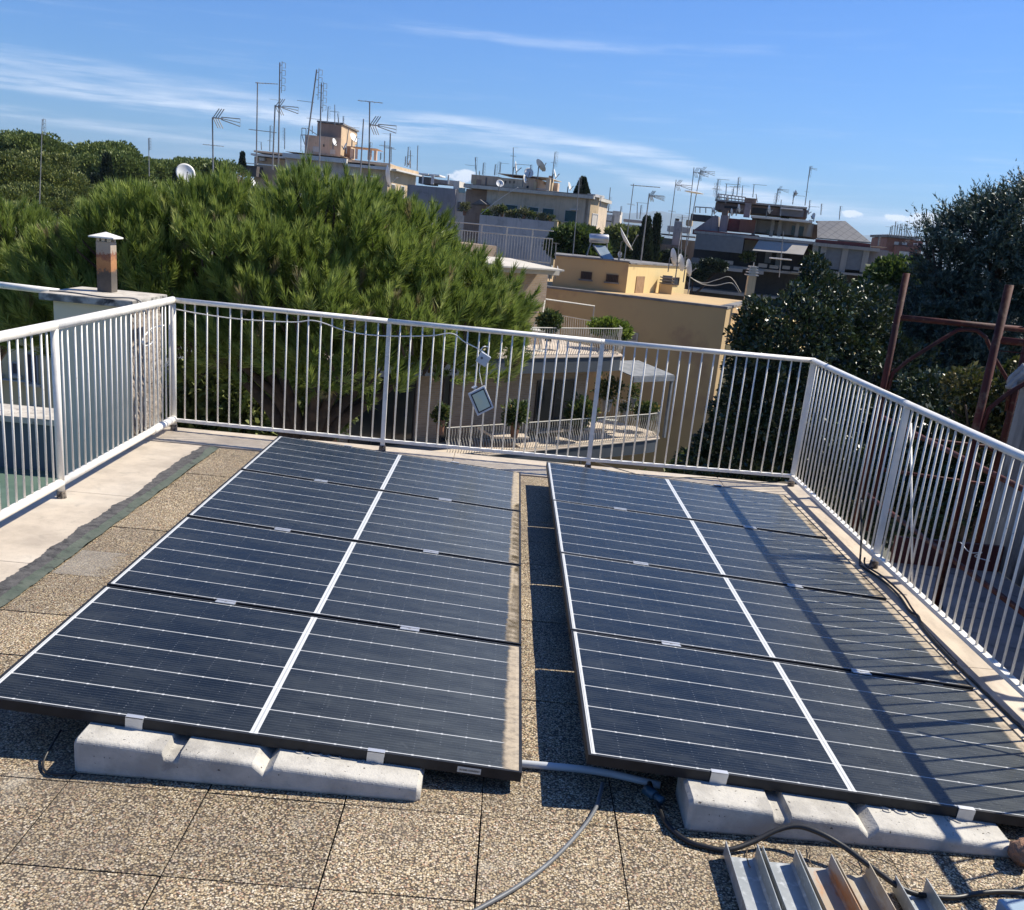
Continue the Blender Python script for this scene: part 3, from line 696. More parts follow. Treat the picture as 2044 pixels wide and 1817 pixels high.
o=m.build('old_wall',OLDW); tag(o,'tall grey wall streaked with black at the right edge behind the scaffold','wall')
PLA=mat('milky_plastic_sheet',(.30,.31,.32),(.20,.21,.22),scale=12,rough=.35)
m=MB(); N=14; G=[[m.bm.verts.new((3.68+.05*math.sin(i*.9+j*.5)*.6-.006*j,7.40-.16*i/N,1.16-.17*j/N+.012*math.sin(i*1.7+j))) for j in range(N+1)] for i in range(N+1)]
for i in range(N):
    for j in range(N): m.bm.faces.new((G[i][j],G[i+1][j],G[i+1][j+1],G[i][j+1]))
o=m.smooth().build('plastic_sheet',PLA); sm=o.modifiers.new('s','SOLIDIFY'); sm.thickness=.003; tag(o,'crumpled milky plastic sheet hung over the corner of the old wall','plastic sheet')
RED=mat('rusty_red_tube',(.085,.020,.015),(.055,.018,.014),scale=7,rough=.7,bmp=.3,bscale=40,c3=(.13,.075,.05),s3=16,spec=.25)
REDB=mat('dark_red_board',(.12,.030,.026),(.08,.022,.02),scale=3,rough=.7,bmp=.2,bscale=30)
sc=thing('scaffold','rusty red tube scaffold standing on the lower roof right of the railing','scaffold',(3.3,6.5,-.30))
XA={7.70:(2.83,3.82),6.12:(2.855,3.66),4.50:(2.90,3.66)}
def sframe(y):
    xa,xc=XA[y]; r=.0245; top=1.70
    fr=MB(); fr.tube([(xa,y,1.385),(xc,y,1.385)],.021,12); 
    if y==6.12: fr.tube([(xa,y,1.345-.02),(xc,y,1.345-.02)],.003,6)
    pts=[(xa+.03,y,.78),(xa+.05,y,.98),(xa+.14,y,1.08),(xa+.40,y,1.29),(xa+.46,y,1.335),(xa+.52,y,1.345),(xc-.52 if False else xa+.60,y,1.345),(xa+.68,y,1.30),(xa+.76,y,1.18),(xc-.05,y,.98),(xc-.03,y,.78)]
    br=MB(); br.tube(pts,.0145,10); br.smooth(); fr.smooth()
    for x in (xa,xc):
        p=MB(); p.tube([(x,y,-.285),(x,y,top)],r,14); p.tube([(x,y,-.298),(x,y,-.284)],.05,12); p.smooth(); p.build('post',RED,sc)
    fr.build('crossbar',RED,sc); br.build('brace',RED,sc)
for y in XA: sframe(y)
for nm,z0,z1,x,r in (('guard_rail',.64,.64,2.885,.0175),('guard_rail',.03,.03,2.885,.0175)):
    b=MB(); b.tube([(x,7.76,z0),(x+.02,3.6,z1)],r,10).smooth(); b.build(nm,RED,sc)
b=MB(); b.tube([(3.80,7.72,.0),(3.64,6.1,1.2)],.015,8).smooth(); b.build('diagonal_brace',RED,sc)
b=MB(); b.tube([(2.93,7.70,-.25),(2.93,7.70,.38),(2.95,7.70,.47),(3.02,7.70,.515),(3.70,7.70,.50),(3.78,7.70,.46),(3.80,7.70,.36)],.0125,10); b.tube([(2.935,7.70,.245),(3.80,7.70,.205)],.0125,10); b.smooth(); b.build('arched_guard',RED,sc)
b=MB(); b.box(2.90,3.69,7.045,7.075,-.298,-.105); b.build('toe_board',REDB,sc)
b=MB(); b.box(2.95,3.64,3.7,6.0,-.296,-.262,.003) 
b.bm.free()
cable('wire','bent steel wire tied to the second scaffold post near its foot',[(2.89,6.05,.16),(2.93,5.98,.12),(2.99,5.95,.135),(2.96,5.97,.10),(3.04,5.93,.09)],.003,ALU,n=5,cat='wire')
# ================================================================= BRICK BUILDING WITH CURVED BALCONIES
def m_brick(name,c1,c2,mort,ang,sc=1.0,bh=.065,bw=.25):
    m,nt,bs=nt_new(name); v=geoc(nt); sp=nt.nodes.new('ShaderNodeSeparateXYZ'); nt.links.new(v,sp.inputs[0])
    u=mth(nt,'ADD',mth(nt,'MULTIPLY',sp.outputs[0],math.cos(ang)),mth(nt,'MULTIPLY',sp.outputs[1],math.sin(ang)))
    cx=nt.nodes.new('ShaderNodeCombineXYZ'); nt.links.new(u,cx.inputs[0]); nt.links.new(sp.outputs[2],cx.inputs[1])
    br=nt.nodes.new('ShaderNodeTexBrick'); nt.links.new(cx.outputs[0],br.inputs['Vector']); br.inputs['Scale'].default_value=sc
    br.inputs['Brick Width'].default_value=bw; br.inputs['Row Height'].default_value=bh; br.inputs['Mortar Size'].default_value=.008
    br.inputs['Color1'].default_value=(*c1,1); br.inputs['Color2'].default_value=(*c2,1); br.inputs['Mortar'].default_value=(*mort,1)
    col=mixc(nt,mth(nt,'MULTIPLY',sstep(nt,noise(nt,v,.6,5),.4,.7),.35),br.outputs['Color'],tuple(x*.6 for x in c1))
    nt.links.new(col,bs.inputs['Base Color']); bs.inputs['Roughness'].default_value=.9; return m
A1=math.radians(41)
BP=Plane(-1.86,31.87,A1)
BRICK=m_brick('ochre_brick',(.40,.29,.19),(.30,.21,.135),(.36,.31,.25),A1)
SLATE=mat('slate_grey_fascia',(.060,.070,.082),(.045,.054,.063),scale=1,rough=.7,streak=.3)
TERF=mat('terrace_paving',(.55,.47,.38),(.48,.40,.32),scale=1,rough=.85)
CREAM=mat('cream_paint',(.55,.50,.42),(.48,.44,.37),scale=1,rough=.8)
bk=thing('brick_building','tan brick building with two curved balconies beyond the middle of the far railing','building',tuple(BP.w(-4,-8,-18)))
m=MB(); m.pbox(BP,-16,8.15,-14,-1.8,-5.42,-2.8); m.pbox(BP,-16,8.15,-14,-1.8,-18,-5.95); m.build('wall',BRICK,bk)
m=MB(); m.pbox(BP,-10,6.75,-14,-3.1,-2.28,.30); m.build('upper_wall',BRICK,bk)
def curved(P,s0,s1,v0,vback,z0,z1,bul,name,mt,tipr=1.3):
    pts=[]; n=26
    for i in range(n+1):
        s=s0+(s1-s0)*i/n; e=s1-s
        v=v0+bul*math.sin(math.pi*i/n)
        if e<tipr: v-= (1-math.sqrt(max(0,1-((tipr-e)/tipr)**2)))*.9
        pts.append((s,v))
    poly=[P.w(s,v,0)[:2] for s,v in pts]+[P.w(s1,vback,0)[:2],P.w(s0,vback,0)[:2]]
    b=MB(); b.prism(poly[::-1],z0,z1); b.build(name,mt,bk); return pts
FL=curved(BP,-8,11.3,0,-6.5,-5.94,-5.44,.12,'balcony_slab',SLATE)
curved(BP,-8.05,11.35,.04,-6.5,-5.438,-5.40,.12,'balcony_floor',TERF)
FU=curved(BP,-8,8.9,-.30,-7.5,-2.83,-2.32,.10,'balcony_slab',SLATE)
curved(BP,-8.05,8.95,-.26,-7.5,-2.318,-2.28,.10,'balcony_floor',TERF)
m=MB(); m.pbox(BP,-9,7.4,-6.5,-1.0,-2.315-.54,-2.315-.515); m.bm.free()
CREAMR=mat('cream_rail',(.50,.47,.40),(.42,.39,.33),scale=4,rough=.6)
def balus(pts,z,h,name,s_from,step=.115,bell=.13):
    P=BP; pts=[p for p in pts if p[0]>s_from]; path=[P.w(s,v-.10,z) for s,v in pts]
    # densify
    out=[];acc=0;last=path[0]
    b=MB(); b.tube([p+Vector((0,0,h)) for p in path],.022,6); b.tube([p+Vector((0,0,.06)) for p in path],.014,5); r=b.build(name,CREAMR,bk)
    nrm=Vector((P.n[0],P.n[1],0)); proto=None
    for a,c in zip(path,path[1:]):
        L=(c-a).length; d=(c-a).normalized()
        while acc<L:
            p=a+d*acc; acc+=step
            if proto is None:
                q=MB(); q.tube([nrm*0+Vector((0,0,h)),nrm*.02+Vector((0,0,h*.8)),nrm*-.01+Vector((0,0,h*.62)),nrm*bell*.8+Vector((0,0,h*.38)),nrm*bell+Vector((0,0,h*.25)),nrm*.05+Vector((0,0,.05))],.0105,5)
                proto=q.build('baluster',CREAMR,r,local=True); o=proto
            else: o=proto.copy(); COL.objects.link(o); o.parent=r
            o.location=p-bk.location; out.append(o)
        acc-=L
    return out
o1=balus(FL,-5.40,.95,'balcony_railing',-.2); o2=balus(FU,-2.28,.95,'balcony_railing',1.6)
# end returns of the railings
for F_,z,s1 in ((FL,-5.40,11.2),(FU,-2.28,8.8)):
    m=MB(); v=F_[-1][1]; m.tube([BP.w(s1,v-.1,z+.95),BP.w(s1+.0,v-3.4,z+.95)],.022,6); m.tube([BP.w(s1,v-3.4,z+.95),BP.w(s1,v-3.4,z)],.022,6)
    for k in range(26): m.tube([BP.w(s1,v-.2-.125*k,z+.95),BP.w(s1+.06,v-.2-.125*k,z+.3),BP.w(s1,v-.2-.125*k,z+.03)],.0105,4)
    m.build('balcony_side_railing',CREAMR,bk)
# windows of the lower floor and of the upper floor
DKFR=mat('dark_bronze_frame',(.05,.035,.028),(.035,.025,.02),rough=.5)
def window(P,par,s0,s1,z0,z1,v,fr=DKFR,gl=GLASSD,fw=.05,mull=0,name='window',sill=None):
    m=MB(); d0,d1=v+.003,v+.05
    m.pbox(P,s0,s1,d0,d1,z1-fw,z1); m.pbox(P,s0,s1,d0,d1,z0,z0+fw); m.pbox(P,s0,s0+fw,d0,d1,z0+fw,z1-fw); m.pbox(P,s1-fw,s1,d0,d1,z0+fw,z1-fw)
    for k in range(mull):
        x=s0+(s1-s0)*(k+1)/(mull+1); m.pbox(P,x-fw/2,x+fw/2,d0,d1-.01,z0+fw,z1-fw)
    w_=m.build(name,fr,par)
    g=MB(); g.pbox(P,s0+fw,s1-fw,v+.004,v+.02,z0+fw,z1-fw); g.build('pane',gl,w_)
    if sill: s_=MB(); s_.pbox(P,s0-.06,s1+.06,v+.003,v+.10,z0-.06,z0-.004); s_.build('sill',sill,w_)
    return w_
s0,s1,z0,z1=BP.rect(1072,760,1137,857,-1.8)
window(BP,bk,s0,s1,max(z0,-5.1),z1,-1.8,mull=1)
m=MB(); m.pbox(BP,s0-.1,s1+.7,-1.79,-1.35,-5.22,-5.14); m.build('window_ledge',TERF,bk)
for a,b_ in ((-14,-12.4),(-11,-8.6),(-6.9,-3.9),(-2.3,.2),(1.3,1.62)):
    window(BP,bk,a,b_,-5.35,-3.05,-1.8,mull=2 if b_-a>1 else 0)
for a in (-9,-3.5,1.5): window(BP,bk,a,a+1.6,-1.9,.0,-3.1)
# roofs
m=MB(); m.pbox(BP,-11,BP.hit(1118,532,v=-2)[0],-14,-2.0,.30,.46); m.build('roof_slab',CREAM,bk)
se=BP.hit(1128,527,v=-1.6)[0]; m=MB(); m.extr([BP.w(3.2,-1.6,.47),BP.w(3.2,-4.6,.62),BP.w(3.2,-4.6,.68),BP.w(3.2,-1.6,.52)],BP.w(se,0,0)-BP.w(3.2,0,0)); m.build('roof_canopy',CREAM,bk)
m=MB(); m.pbox(BP,-6,6.2,-12,-5.5,.465,1.05); m.build('roof_house',BRICK,bk)
# screen of pipes on the upper terrace, awning, planters
pz=-2.28
m=MB()
for a,b_ in ((BP.hit(*crop(745,420,1100,600,2.839),v=-3.2),BP.hit(*crop(1095,470,1100,600,2.839),v=-5.0)),):
    p=BP.w(a[0],-3.2,a[1]); q=BP.w(b_[0],-5.0,b_[1]); m.tube([Vector((p.x,p.y,pz)),p,q,Vector((q.x,q.y,pz))],.035,6); m.tube([p,BP.w(a[0]-1.6,-1.6,pz+.6)],.03,6)
tag(m.build('pergola_frame',CREAMR),'white pipe frame standing on the upper curved balcony','frame')
m=MB(); p0=BP.w(9.0,-1.2,-2.62); 
m.extr([BP.w(8.6,.0,-2.98),BP.w(8.6,-1.9,-2.72),BP.w(8.6,-1.9,-2.75),BP.w(8.6,.0,-3.01)],BP.w(10.9,0,0)-BP.w(8.6,0,0)); m.pbox(BP,10.8,10.9,-.1,0,-5.4,-3.02); m.pbox(BP,8.6,10.9,-.01,.04,-3.2,-3.015)
tag(m.build('awning',mat('grey_awning',(.22,.23,.24),(.16,.17,.18),rough=.8)),'grey awning on a dark post at the right end of the lower balcony','awning')
# lower street-side roof seen through the railing left: grey metal roof
t=thing('low_roof_building','low grey-roofed building in the shade under the pine, right of the chimney block','building',tuple(at(400,740,Y=26)-Vector((0,0,10))))
MR=mat('grey_sheet_roof',(.12,.13,.14),(.08,.085,.095),scale=2,rough=.6)
a=at(345,690,Y=27); b_=at(352,748,Y=22); c_=at(448,735,Y=23); 
m=MB(); zz=b_.z
m.extr([(b_.x-1.5,b_.y,zz),(c_.x,b_.y,zz),(c_.x-1.2,a.y,zz+.35),(b_.x-1.5,a.y,zz+.35)],(0,0,.08)); m.build('roof',MR,t)
m=MB(); m.box(b_.x-1.4,c_.x-.3,b_.y+.4,a.y,-18,zz-.02); m.build('wall',mat('shade_dark_plaster',(.05,.048,.045),rough=.9),t)  # wall colour darkened to stand for the shade under the pine
# beige house behind the left railing
YL=24
HP,hz,_=plane_by((-60,560),(300,588),YL)
HP=Plane(at(-60,560,Y=YL).x,YL,math.radians(-4))
BEIGE=mat('beige_yellow_plaster',(.66,.55,.33),(.56,.47,.28),scale=.6,rough=.9,streak=.45,world=False)
hb=thing('beige_house','beige plastered house with shuttered windows behind the left railing, under the pine branches','house',(HP.o[0],HP.o[1],-18))
m=MB(); sR=HP.hit(262,700)[0]; m.pbox(HP,-6,sR,-9,0,-18,HP.hit(100,560)[1]); m.build('wall',BEIGE,hb)
SHUT=mat('grey_brown_shutter',(.09,.08,.085),(.07,.062,.065),rough=.7)
GREYSH=mat('pale_grey_shutter',(.30,.31,.32),(.25,.26,.27),rough=.7)
for (x0,y0,x1,y1,mt_) in ((48,622,78,680,GREYSH),(0,634,4,668,SHUT),(24,722,40,749,SHUT),(-14,722,3,746,SHUT),(54,704,79,767,SHUT),(62,809,84,838,SHUT),(30,817,40,832,SHUT),(-10,813,8,830,SHUT),(150,640,172,690,GREYSH),(150,720,172,770,SHUT)):
    a,b2,c2,d2=HP.rect(x0,y0,x1,y1); window(HP,hb,a,b2,c2,d2,0,fr=GREYSH,gl=mt_,fw=.03,sill=CREAM)
a,b2,c2,d2=HP.rect(-20,752,62,762); m=MB(); m.pbox(HP,a,b2,.003,.2,c2,d2); m.build('string_course',CREAM,hb)
# ================================================================= FARTHER BUILDINGS
def pmat(name,c,c2=None,st=.35): return mat(name,c,c2 or tuple(x*.82 for x in c),scale=.35,rough=.9,streak=st,world=False,c3=tuple(x*.7 for x in c),s3=1.1)
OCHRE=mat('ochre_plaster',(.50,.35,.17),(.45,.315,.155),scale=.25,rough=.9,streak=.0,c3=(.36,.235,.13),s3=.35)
OCHRE_SUN=mat('ochre_sunlit_tone',(.78,.60,.28),(.74,.56,.26),scale=.5,rough=.9,streak=.12)  # brighter copy of the ochre for sun-facing walls, sunlight in the colour
STONEC=mat('grey_stone_coping',(.22,.21,.20),(.13,.125,.12),scale=2,rough=.9)
PINKB=pmat('pinkish_stucco',(.64,.46,.32)); PEACH_SUN=pmat('peach_sunlit_tone',(.58,.43,.27)); LILAC=pmat('grey_lilac_stucco',(.56,.49,.45)); BEIGE2=pmat('sandy_stucco',(.66,.52,.37)); SAND_SUN=pmat('sand_sunlit_tone',(.56,.42,.25))  # peach and warm sand: tones for sunlit flanks, sunlight put into the colour
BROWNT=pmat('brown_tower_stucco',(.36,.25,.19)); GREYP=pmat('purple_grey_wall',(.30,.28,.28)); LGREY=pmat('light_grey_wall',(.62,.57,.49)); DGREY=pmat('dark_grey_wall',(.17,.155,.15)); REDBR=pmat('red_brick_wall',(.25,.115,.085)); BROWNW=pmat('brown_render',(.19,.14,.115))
TEAL=mat('teal_shutter',(.02,.075,.075),(.016,.06,.062),rough=.6); REDT=mat('dark_red_band',(.14,.03,.03),(.10,.025,.025),rough=.7)
SCREEN=mat('grey_sun_screen',(.16,.17,.18),(.14,.15,.16),rough=.8); BEAW=mat('beige_awning',(.36,.34,.31),(.32,.30,.27),rough=.85,scale=.6); DARKV=mat('dark_void',(.012,.013,.015),rough=.6)
WHITEF=mat('white_trim',(.62,.60,.56),(.52,.50,.47),scale=.5,rough=.8)
def C(box): return lambda x,y: crop(x,y,*box)
c2=C((560,100,3.365)); c3=C((1000,300,3.194)); c4=C((1150,300,6.057)); c5=C((1600,350,3.407)); c6=C((2180,500,5.379)); c8=C((1100,600,2.839)); c7=C((1650,380,5.68))
def pb(name,P,par,q,v0,dep,mt,c=c3,zb=None,bev=0):
    """box whose front (at v0 in plane P) fills the surveyed rectangle q"""
    a=c(q[0],q[1]); b=c(q[2],q[3]); s0,s1,z0,z1=P.rect(*a,*b,v=v0)
    if zb is not None: z0=zb
    m=MB(); m.pbox(P,s0,s1,v0-dep,v0,z0,z1); return m.build(name,mt,par)
def pedge(name,P,par,x0,y0,x1,y1,th,v0,dep,mt,c=c3):
    """beam along a sloping (in the picture) edge: both ends surveyed"""
    s0,z0=P.hit(*c(x0,y0),v=v0); s1,z1=P.hit(*c(x1,y1),v=v0); z=(z0+z1)/2; t_=th
    m=MB(); m.pbox(P,s0,s1,v0-dep,v0,z-t_,z); m.build(name,mt,par); return s0,s1,z
def house(name,label,P,s=0): return thing(name,label,'building',tuple(P.w(s,-3,-18)))
# --- ochre building
OP,oz,oL=plane_by(c8(775,345),(1450,620),45); OP=Plane(OP.o[0],OP.o[1],math.radians(-20))
oc=house('ochre_building','tall blank ochre wall building with a flat parapet, right of the brick building',OP,3)
s0,z=OP.hit(*c8(775,345)); sE,zE=OP.hit(1450,621); 
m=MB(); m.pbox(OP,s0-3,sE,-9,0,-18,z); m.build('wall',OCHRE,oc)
m=MB(); m.pbox(OP,s0-3,sE+.03,-.35,.04,z+.003,z+.09); m.pbox(OP,sE-.35,sE+.03,-9,-.352,z+.003,z+.09); m.build('parapet_coping',STONEC,oc)
# lower wing to the right with terrace wall, both in the sunlit ochre tone
PW=Plane(*OP.w(sE,-1.2,0)[:2],math.radians(10))
m=MB(); m.pbox(PW,.02,6.5,-7,0,-18,PW.hit(1460,690)[1]-.0); m.build('wing_wall',OCHRE_SUN,oc)
s_,z_=PW.hit(1470,640); m=MB(); m.pbox(PW,.6,6.4,-4,-2.5,PW.hit(1460,690)[1],z_); m.build('terrace_wall',OCHRE_SUN,oc)
for k in range(2): window(PW,oc,1.1+k*1.9,2.2+k*1.9,-6.2,-4.9,0,fr=CREAM,gl=SHUT,fw=.07)
for k in range(3):
    window(OP,oc,1.5,2.3,-8-3*k,-6.8-3*k,0,fr=CREAM,gl=SHUT,fw=.06)
a,b2,c_,d_=OP.rect(*c8(1310,650),*c8(1400,725)); window(OP,oc,a,b2,c_,d_,0,fr=CREAM,gl=mat('louvred_vent',(.30,.27,.23),(.2,.18,.15),rough=.8),fw=.06)
# penthouse
P1=Plane(at(*c8(850,115),Y=47.5).x,47.5,math.radians(0))
P1=Plane(*P1.w(0,0,0)[:2],math.radians(-3))
ph=house('ochre_penthouse','ochre yellow roof house with two small barred windows on top of the ochre building',P1,2); ph.location.z=-.9
z1=P1.hit(*c8(850,115))[1]; sC=P1.hit(*c8(1342,160))[0]
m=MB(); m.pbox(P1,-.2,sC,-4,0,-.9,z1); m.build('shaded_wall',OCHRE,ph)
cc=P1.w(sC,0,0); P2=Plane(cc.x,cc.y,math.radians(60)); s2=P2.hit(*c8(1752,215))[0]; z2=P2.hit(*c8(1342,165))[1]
m=MB(); m.pbox(P2,.004,s2,-3.6,0,-1.3,z2-.05); m.build('sunlit_wall',OCHRE_SUN,ph)
m=MB(); m.pbox(P1,-.25,sC+.02,-4,.06,z1+.003,z1+.07); m.build('roof_edge',STONEC,ph)
m=MB(); m.pbox(P2,.08,s2+.06,-3.6,.06,z2-.045,z2+.02); m.build('roof_edge',STONEC,ph)
m=MB(); m.pbox(P2,s2+.01,s2+4.0,-4,-1.2,-1.3,P2.hit(*c5(400,1300))[1]); m.build('low_wing',OCHRE,ph)
for q in ((1002,222,1075,283),(1182,242,1262,303)):
    a,b2,c_,d_=P1.rect(*c8(q[0],q[1]),*c8(q[2],q[3])); w_=window(P1,ph,a,b2,c_,d_,0,fr=mat('dark_brown_frame',(.07,.035,.02),rough=.6) if 'dark_brown_frame' not in MATS else MATS['dark_brown_frame'],gl=DARKV,fw=.045)
    g=MB()
    for k in range(1,8): x=a+(b2-a)*k/8; g.pbox(P1,x-.012,x+.012,.055,.075,c_+.03,d_-.03)
    g.build('bars',MATS['dark_brown_frame'],w_)
    g=MB(); g.pbox(P1,a-.08,b2+.05,.003,.12,c_-.07,c_-.006); g.build('sill',STONEC,w_)
a,b2,c_,d_=P2.rect(*c8(1395,258),*c8(1432,415)); m=MB(); m.pbox(P2,a,b2,.003,.03,c_,d_); m.build('narrow_door',mat('tan_door',(.36,.22,.11),rough=.7),ph)
a,b2,c_,d_=P2.rect(*c8(1655,265),*c8(1688,322)); window(P2,ph,a,b2,c_,d_,0,fr=MATS['dark_brown_frame'],gl=DARKV,fw=.04)
# chimney of the penthouse
q0=P2.w(P2.hit(*c8(1530,420))[0],.5,-1.2)
t=thing('chimney','small stacked chimney with concrete louvres against the sunlit ochre wall','chimney',q0)
m=MB(); hz_=P2.hit(*c8(1545,315),v=.5)[1]; m.box(-.36,.22,-.2,.2,0,hz_+1.2); m.build('shaft',OCHRE,t,local=True)
m=MB(); 
for k in range(3): m.box(-.36,.30,-.24,.24,hz_+1.22+k*.13,hz_+1.27+k*.13)
m.box(-.25,.18,-.15,.15,hz_+1.2,hz_+1.6); m.build('louvred_top',STONEC,t,local=True)
q0=at(*crop(920,1370,1600,350,3.407),Y=44)
t=thing('chimney','sunlit cream chimney with four flat louvre slabs between the ochre building and the magnolia','chimney',q0)
m=MB(); m.box(-.16,.16,-.16,.16,-1.5,1.0); m.build('shaft',SAND_SUN,t,local=True)
m=MB()
for k in range(4): m.box(-.27+.03*k,.23-.02*k,-.22,.22,1.02+k*.11,1.065+k*.11)
m.box(-.12,.12,-.12,.12,1.0,1.4); m.tube([(0,0,1.4),(0,0,1.55)],.02,5); m.build('louvred_top',LGREY,t,local=True)
# --- top left building with a tower
B1=Plane(at(*c2(250,925),Y=140).x,140,math.radians(-3))
b1=house('roof_tower_building','pinkish building with a square brown roof tower and curved corner, above the pine',B1,8)
pb('wall',B1,b1,(515,992,1018,1120),-.6,12,LILAC,c2,zb=-18); pb('wall',B1,b1,(1018,1065,1392,1120),-.8,12,LGREY,c2,zb=-18)
pb('parapet',B1,b1,(515,938,1018,985),0,12,PINKB,c2); pb('parapet',B1,b1,(1022,1003,1392,1060),-.2,12,PINKB,c2); pb('parapet',B1,b1,(250,928,512,968),-2.5,8,PINKB,c2)
pb('cornice',B1,b1,(490,986,1032,1000),.6,12.5,WHITEF,c2); pb('cornice',B1,b1,(1015,1061,1400,1074),.5,12.5,WHITEF,c2); pb('cornice',B1,b1,(225,969,512,980),-2,9,WHITEF,c2)
pb('wall',B1,b1,(255,982,512,1120),-3.5,8,PINKB,c2,zb=-18)
sc_,zc_=B1.hit(*c2(1393,1040)); P=B1.w(sc_,-.2,0); B1s=Plane(P.x,P.y,math.radians(80))
LS=B1s.hit(*c2(1632,1110))[0]
zt=B1.hit(*c2(1393,1025))[1]; zw=B1.hit(*c2(1393,1090))[1]
m=MB(); m.pbox(B1s,.01,LS,-2,.10,zw+.15,zt-.3); m.build('side_parapet',PEACH_SUN,b1)
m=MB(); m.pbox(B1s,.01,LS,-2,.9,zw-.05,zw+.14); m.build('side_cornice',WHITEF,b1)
m=MB(); m.pbox(B1s,.01,LS-.3,-4,-.15,-18,zw-.06); m.build('side_wall',PEACH_SUN,b1)
for k in range(4): window(B1s,b1,1.5+k*4.4,3.3+k*4.4,zw-4,zw-1.6,-.15,fr=WHITEF,gl=SHUT,fw=.15)
for q in ((1030,1130,1092,1215),(1200,1150,1275,1215),(575,1075,620,1105)):
    a,b2,c_,d_=B1.rect(*c2(q[0],q[1]),*c2(q[2],q[3]),v=-.6); window(B1,b1,a,b2,c_,d_,-.6,fr=WHITEF,gl=SHUT,fw=.12)
for q in ((1018,1122,1095,1138),(1195,1140,1280,1156),(130,1027,282,1045),(288,1040,432,1062)):
    pb('white_awning',B1,b1,q,1.4,1.6,WHITE,c2)
pb('veranda_wall',B1,b1,(130,1048,270,1150),.2,3,SHUT,c2)
a,b2,c_,d_=B1.rect(*c2(308,990),*c2(350,1022),v=-3.4); m=MB(); m.pbox(B1,a,b2,-3.4,-2.8,c_,d_); m.build('air_conditioner',WHITEF,b1)
tw=house('roof_tower','brown square roof tower in two steps, with peach sunlit side, standing on the pinkish building',B1,8); tw.location.z=B1.hit(*c2(850,990))[1]
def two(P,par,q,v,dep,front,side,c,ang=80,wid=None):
    """block with a shaded front and a thin right flank slab coloured in a sunlit tone"""
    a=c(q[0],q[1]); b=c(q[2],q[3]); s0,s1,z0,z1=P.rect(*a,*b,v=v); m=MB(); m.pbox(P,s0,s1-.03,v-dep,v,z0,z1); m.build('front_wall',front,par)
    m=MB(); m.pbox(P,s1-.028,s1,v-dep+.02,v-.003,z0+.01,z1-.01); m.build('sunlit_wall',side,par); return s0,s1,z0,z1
two(B1,tw,(682,797,978,1000),-2.5,9,BROWNT if False else PINKB,PEACH_SUN,c2); two(B1,tw,(786,697,985,830),-3,10,BROWNT,PEACH_SUN,c2)
pb('roof_edge',B1,tw,(782,692,1000,698),-2.8,10.4,STONEC,c2)
pb('shutter',B1,tw,(748,895,800,945),-2.45,.05,LGREY,c2); pb('shutter',B1,tw,(892,922,935,965),-2.45,.05,LGREY,c2); pb('small_window',B1,tw,(834,878,844,900),-2.45,.05,DARKV,c2)
pb('sunlit_patch',B1,tw,(890,825,950,900),-2.46,.04,PEACH_SUN,c2)  # thin sheet in the sunlit tone, a patch of sun as colour
pg=house('roof_pergola','open flat pergola of pinkish beams on the roof right of the tower',B1,14); pg.location.z=B1.hit(*c2(1150,1010))[1]
pb('roof_slab',B1,pg,(1050,893,1285,915),-3,5,PINKB,c2)
for q in ((1062,915,1085,1000),(1210,925,1232,1010),(1262,930,1280,1015),(1105,915,1115,1000)): pb('post',B1,pg,q,-3,.6,PINKB,c2)
pb('back_wall',B1,pg,(1010,890,1062,1000),-5,.5,BROWNT,c2)
# ladder frame left of the tower
m=MB(); s=lambda x,y:B1.w(B1.hit(*c2(x,y),v=-2)[0],-2,B1.hit(*c2(x,y),v=-2)[1])
for p,q in (((647,940),(647,800)),((655,800),(655,742)),((690,880),(690,745)),((655,742),(690,745)),((647,800),(690,800)),((655,800),(680,880)),((743,722),(743,790)),((700,742),(785,800))): m.tube([s(*p),s(*q)],.05,5)
tag(m.build('roof_ladder_frame',MAST),'thin metal ladder frame left of the brown roof tower','frame')
# --- purple grey building between
B4=Plane(at(*c3(150,515),Y=112).x,112,math.radians(-8))
b4=house('grey_building','purple grey building with cluttered roof between the pinkish building and the sandy one',B4,4)
pb('wall',B4,b4,(60,515,428,780),0,10,GREYP,c3,zb=-18); pb('side_wall',B4,b4,(430,560,520,800),-.5,9,LGREY,c3,zb=-18)
pb('window',B4,b4,(225,645,300,665),.05,.05,DARKV,c3); pb('shutter',B4,b4,(462,655,480,730),-.4,.05,DGREY,c3); pb('roof_wall',B4,b4,(430,485,470,562),-.5,3,LGREY,c3)
pb('roof_house',B4,b4,(150,450,240,515),-3,4,DGREY,c3); pb('roof_house',B4,b4,(235,470,380,515),-3.5,4,GREYP,c3); pb('roof_house',B4,b4,(380,480,432,520),-2.5,4,LGREY,c3)
pb('white_tarpaulin',B4,b4,(150,422,225,440),-2,3,WHITE,c3); pb('white_tarpaulin',B4,b4,(230,430,315,450),-2,3,WHITE,c3); pb('glass_rail',B4,b4,(470,540,520,585),-.4,.05,mat('green_glass',(.25,.38,.38),rough=.2),c3)
for x in (178,250,262,382): pb('post',B4,b4,(x,440,x+6,515),-1.8,.12,WHITEF,c3)
# --- sandy facade with green shutters
B2,bz,bL=plane_by((928,371),(1187,391),95); B2=Plane(B2.o[0],B2.o[1],math.radians(-14))
b2_=house('sandy_building','sandy stucco building with teal shutters and a planted terrace, centre of the skyline',B2,6)
pb('wall',B2,b2_,(415,1030,1900,1700),0,9,BEIGE2,c4,zb=-18)
o=b2_
s1=B2.hit(*c3(1522,610))[0]
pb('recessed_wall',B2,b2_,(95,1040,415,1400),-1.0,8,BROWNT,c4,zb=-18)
PBs=Plane(*B2.w(B2.hit(*c4(1900,1100))[0]+.02,0,0)[:2],math.radians(-14)); 
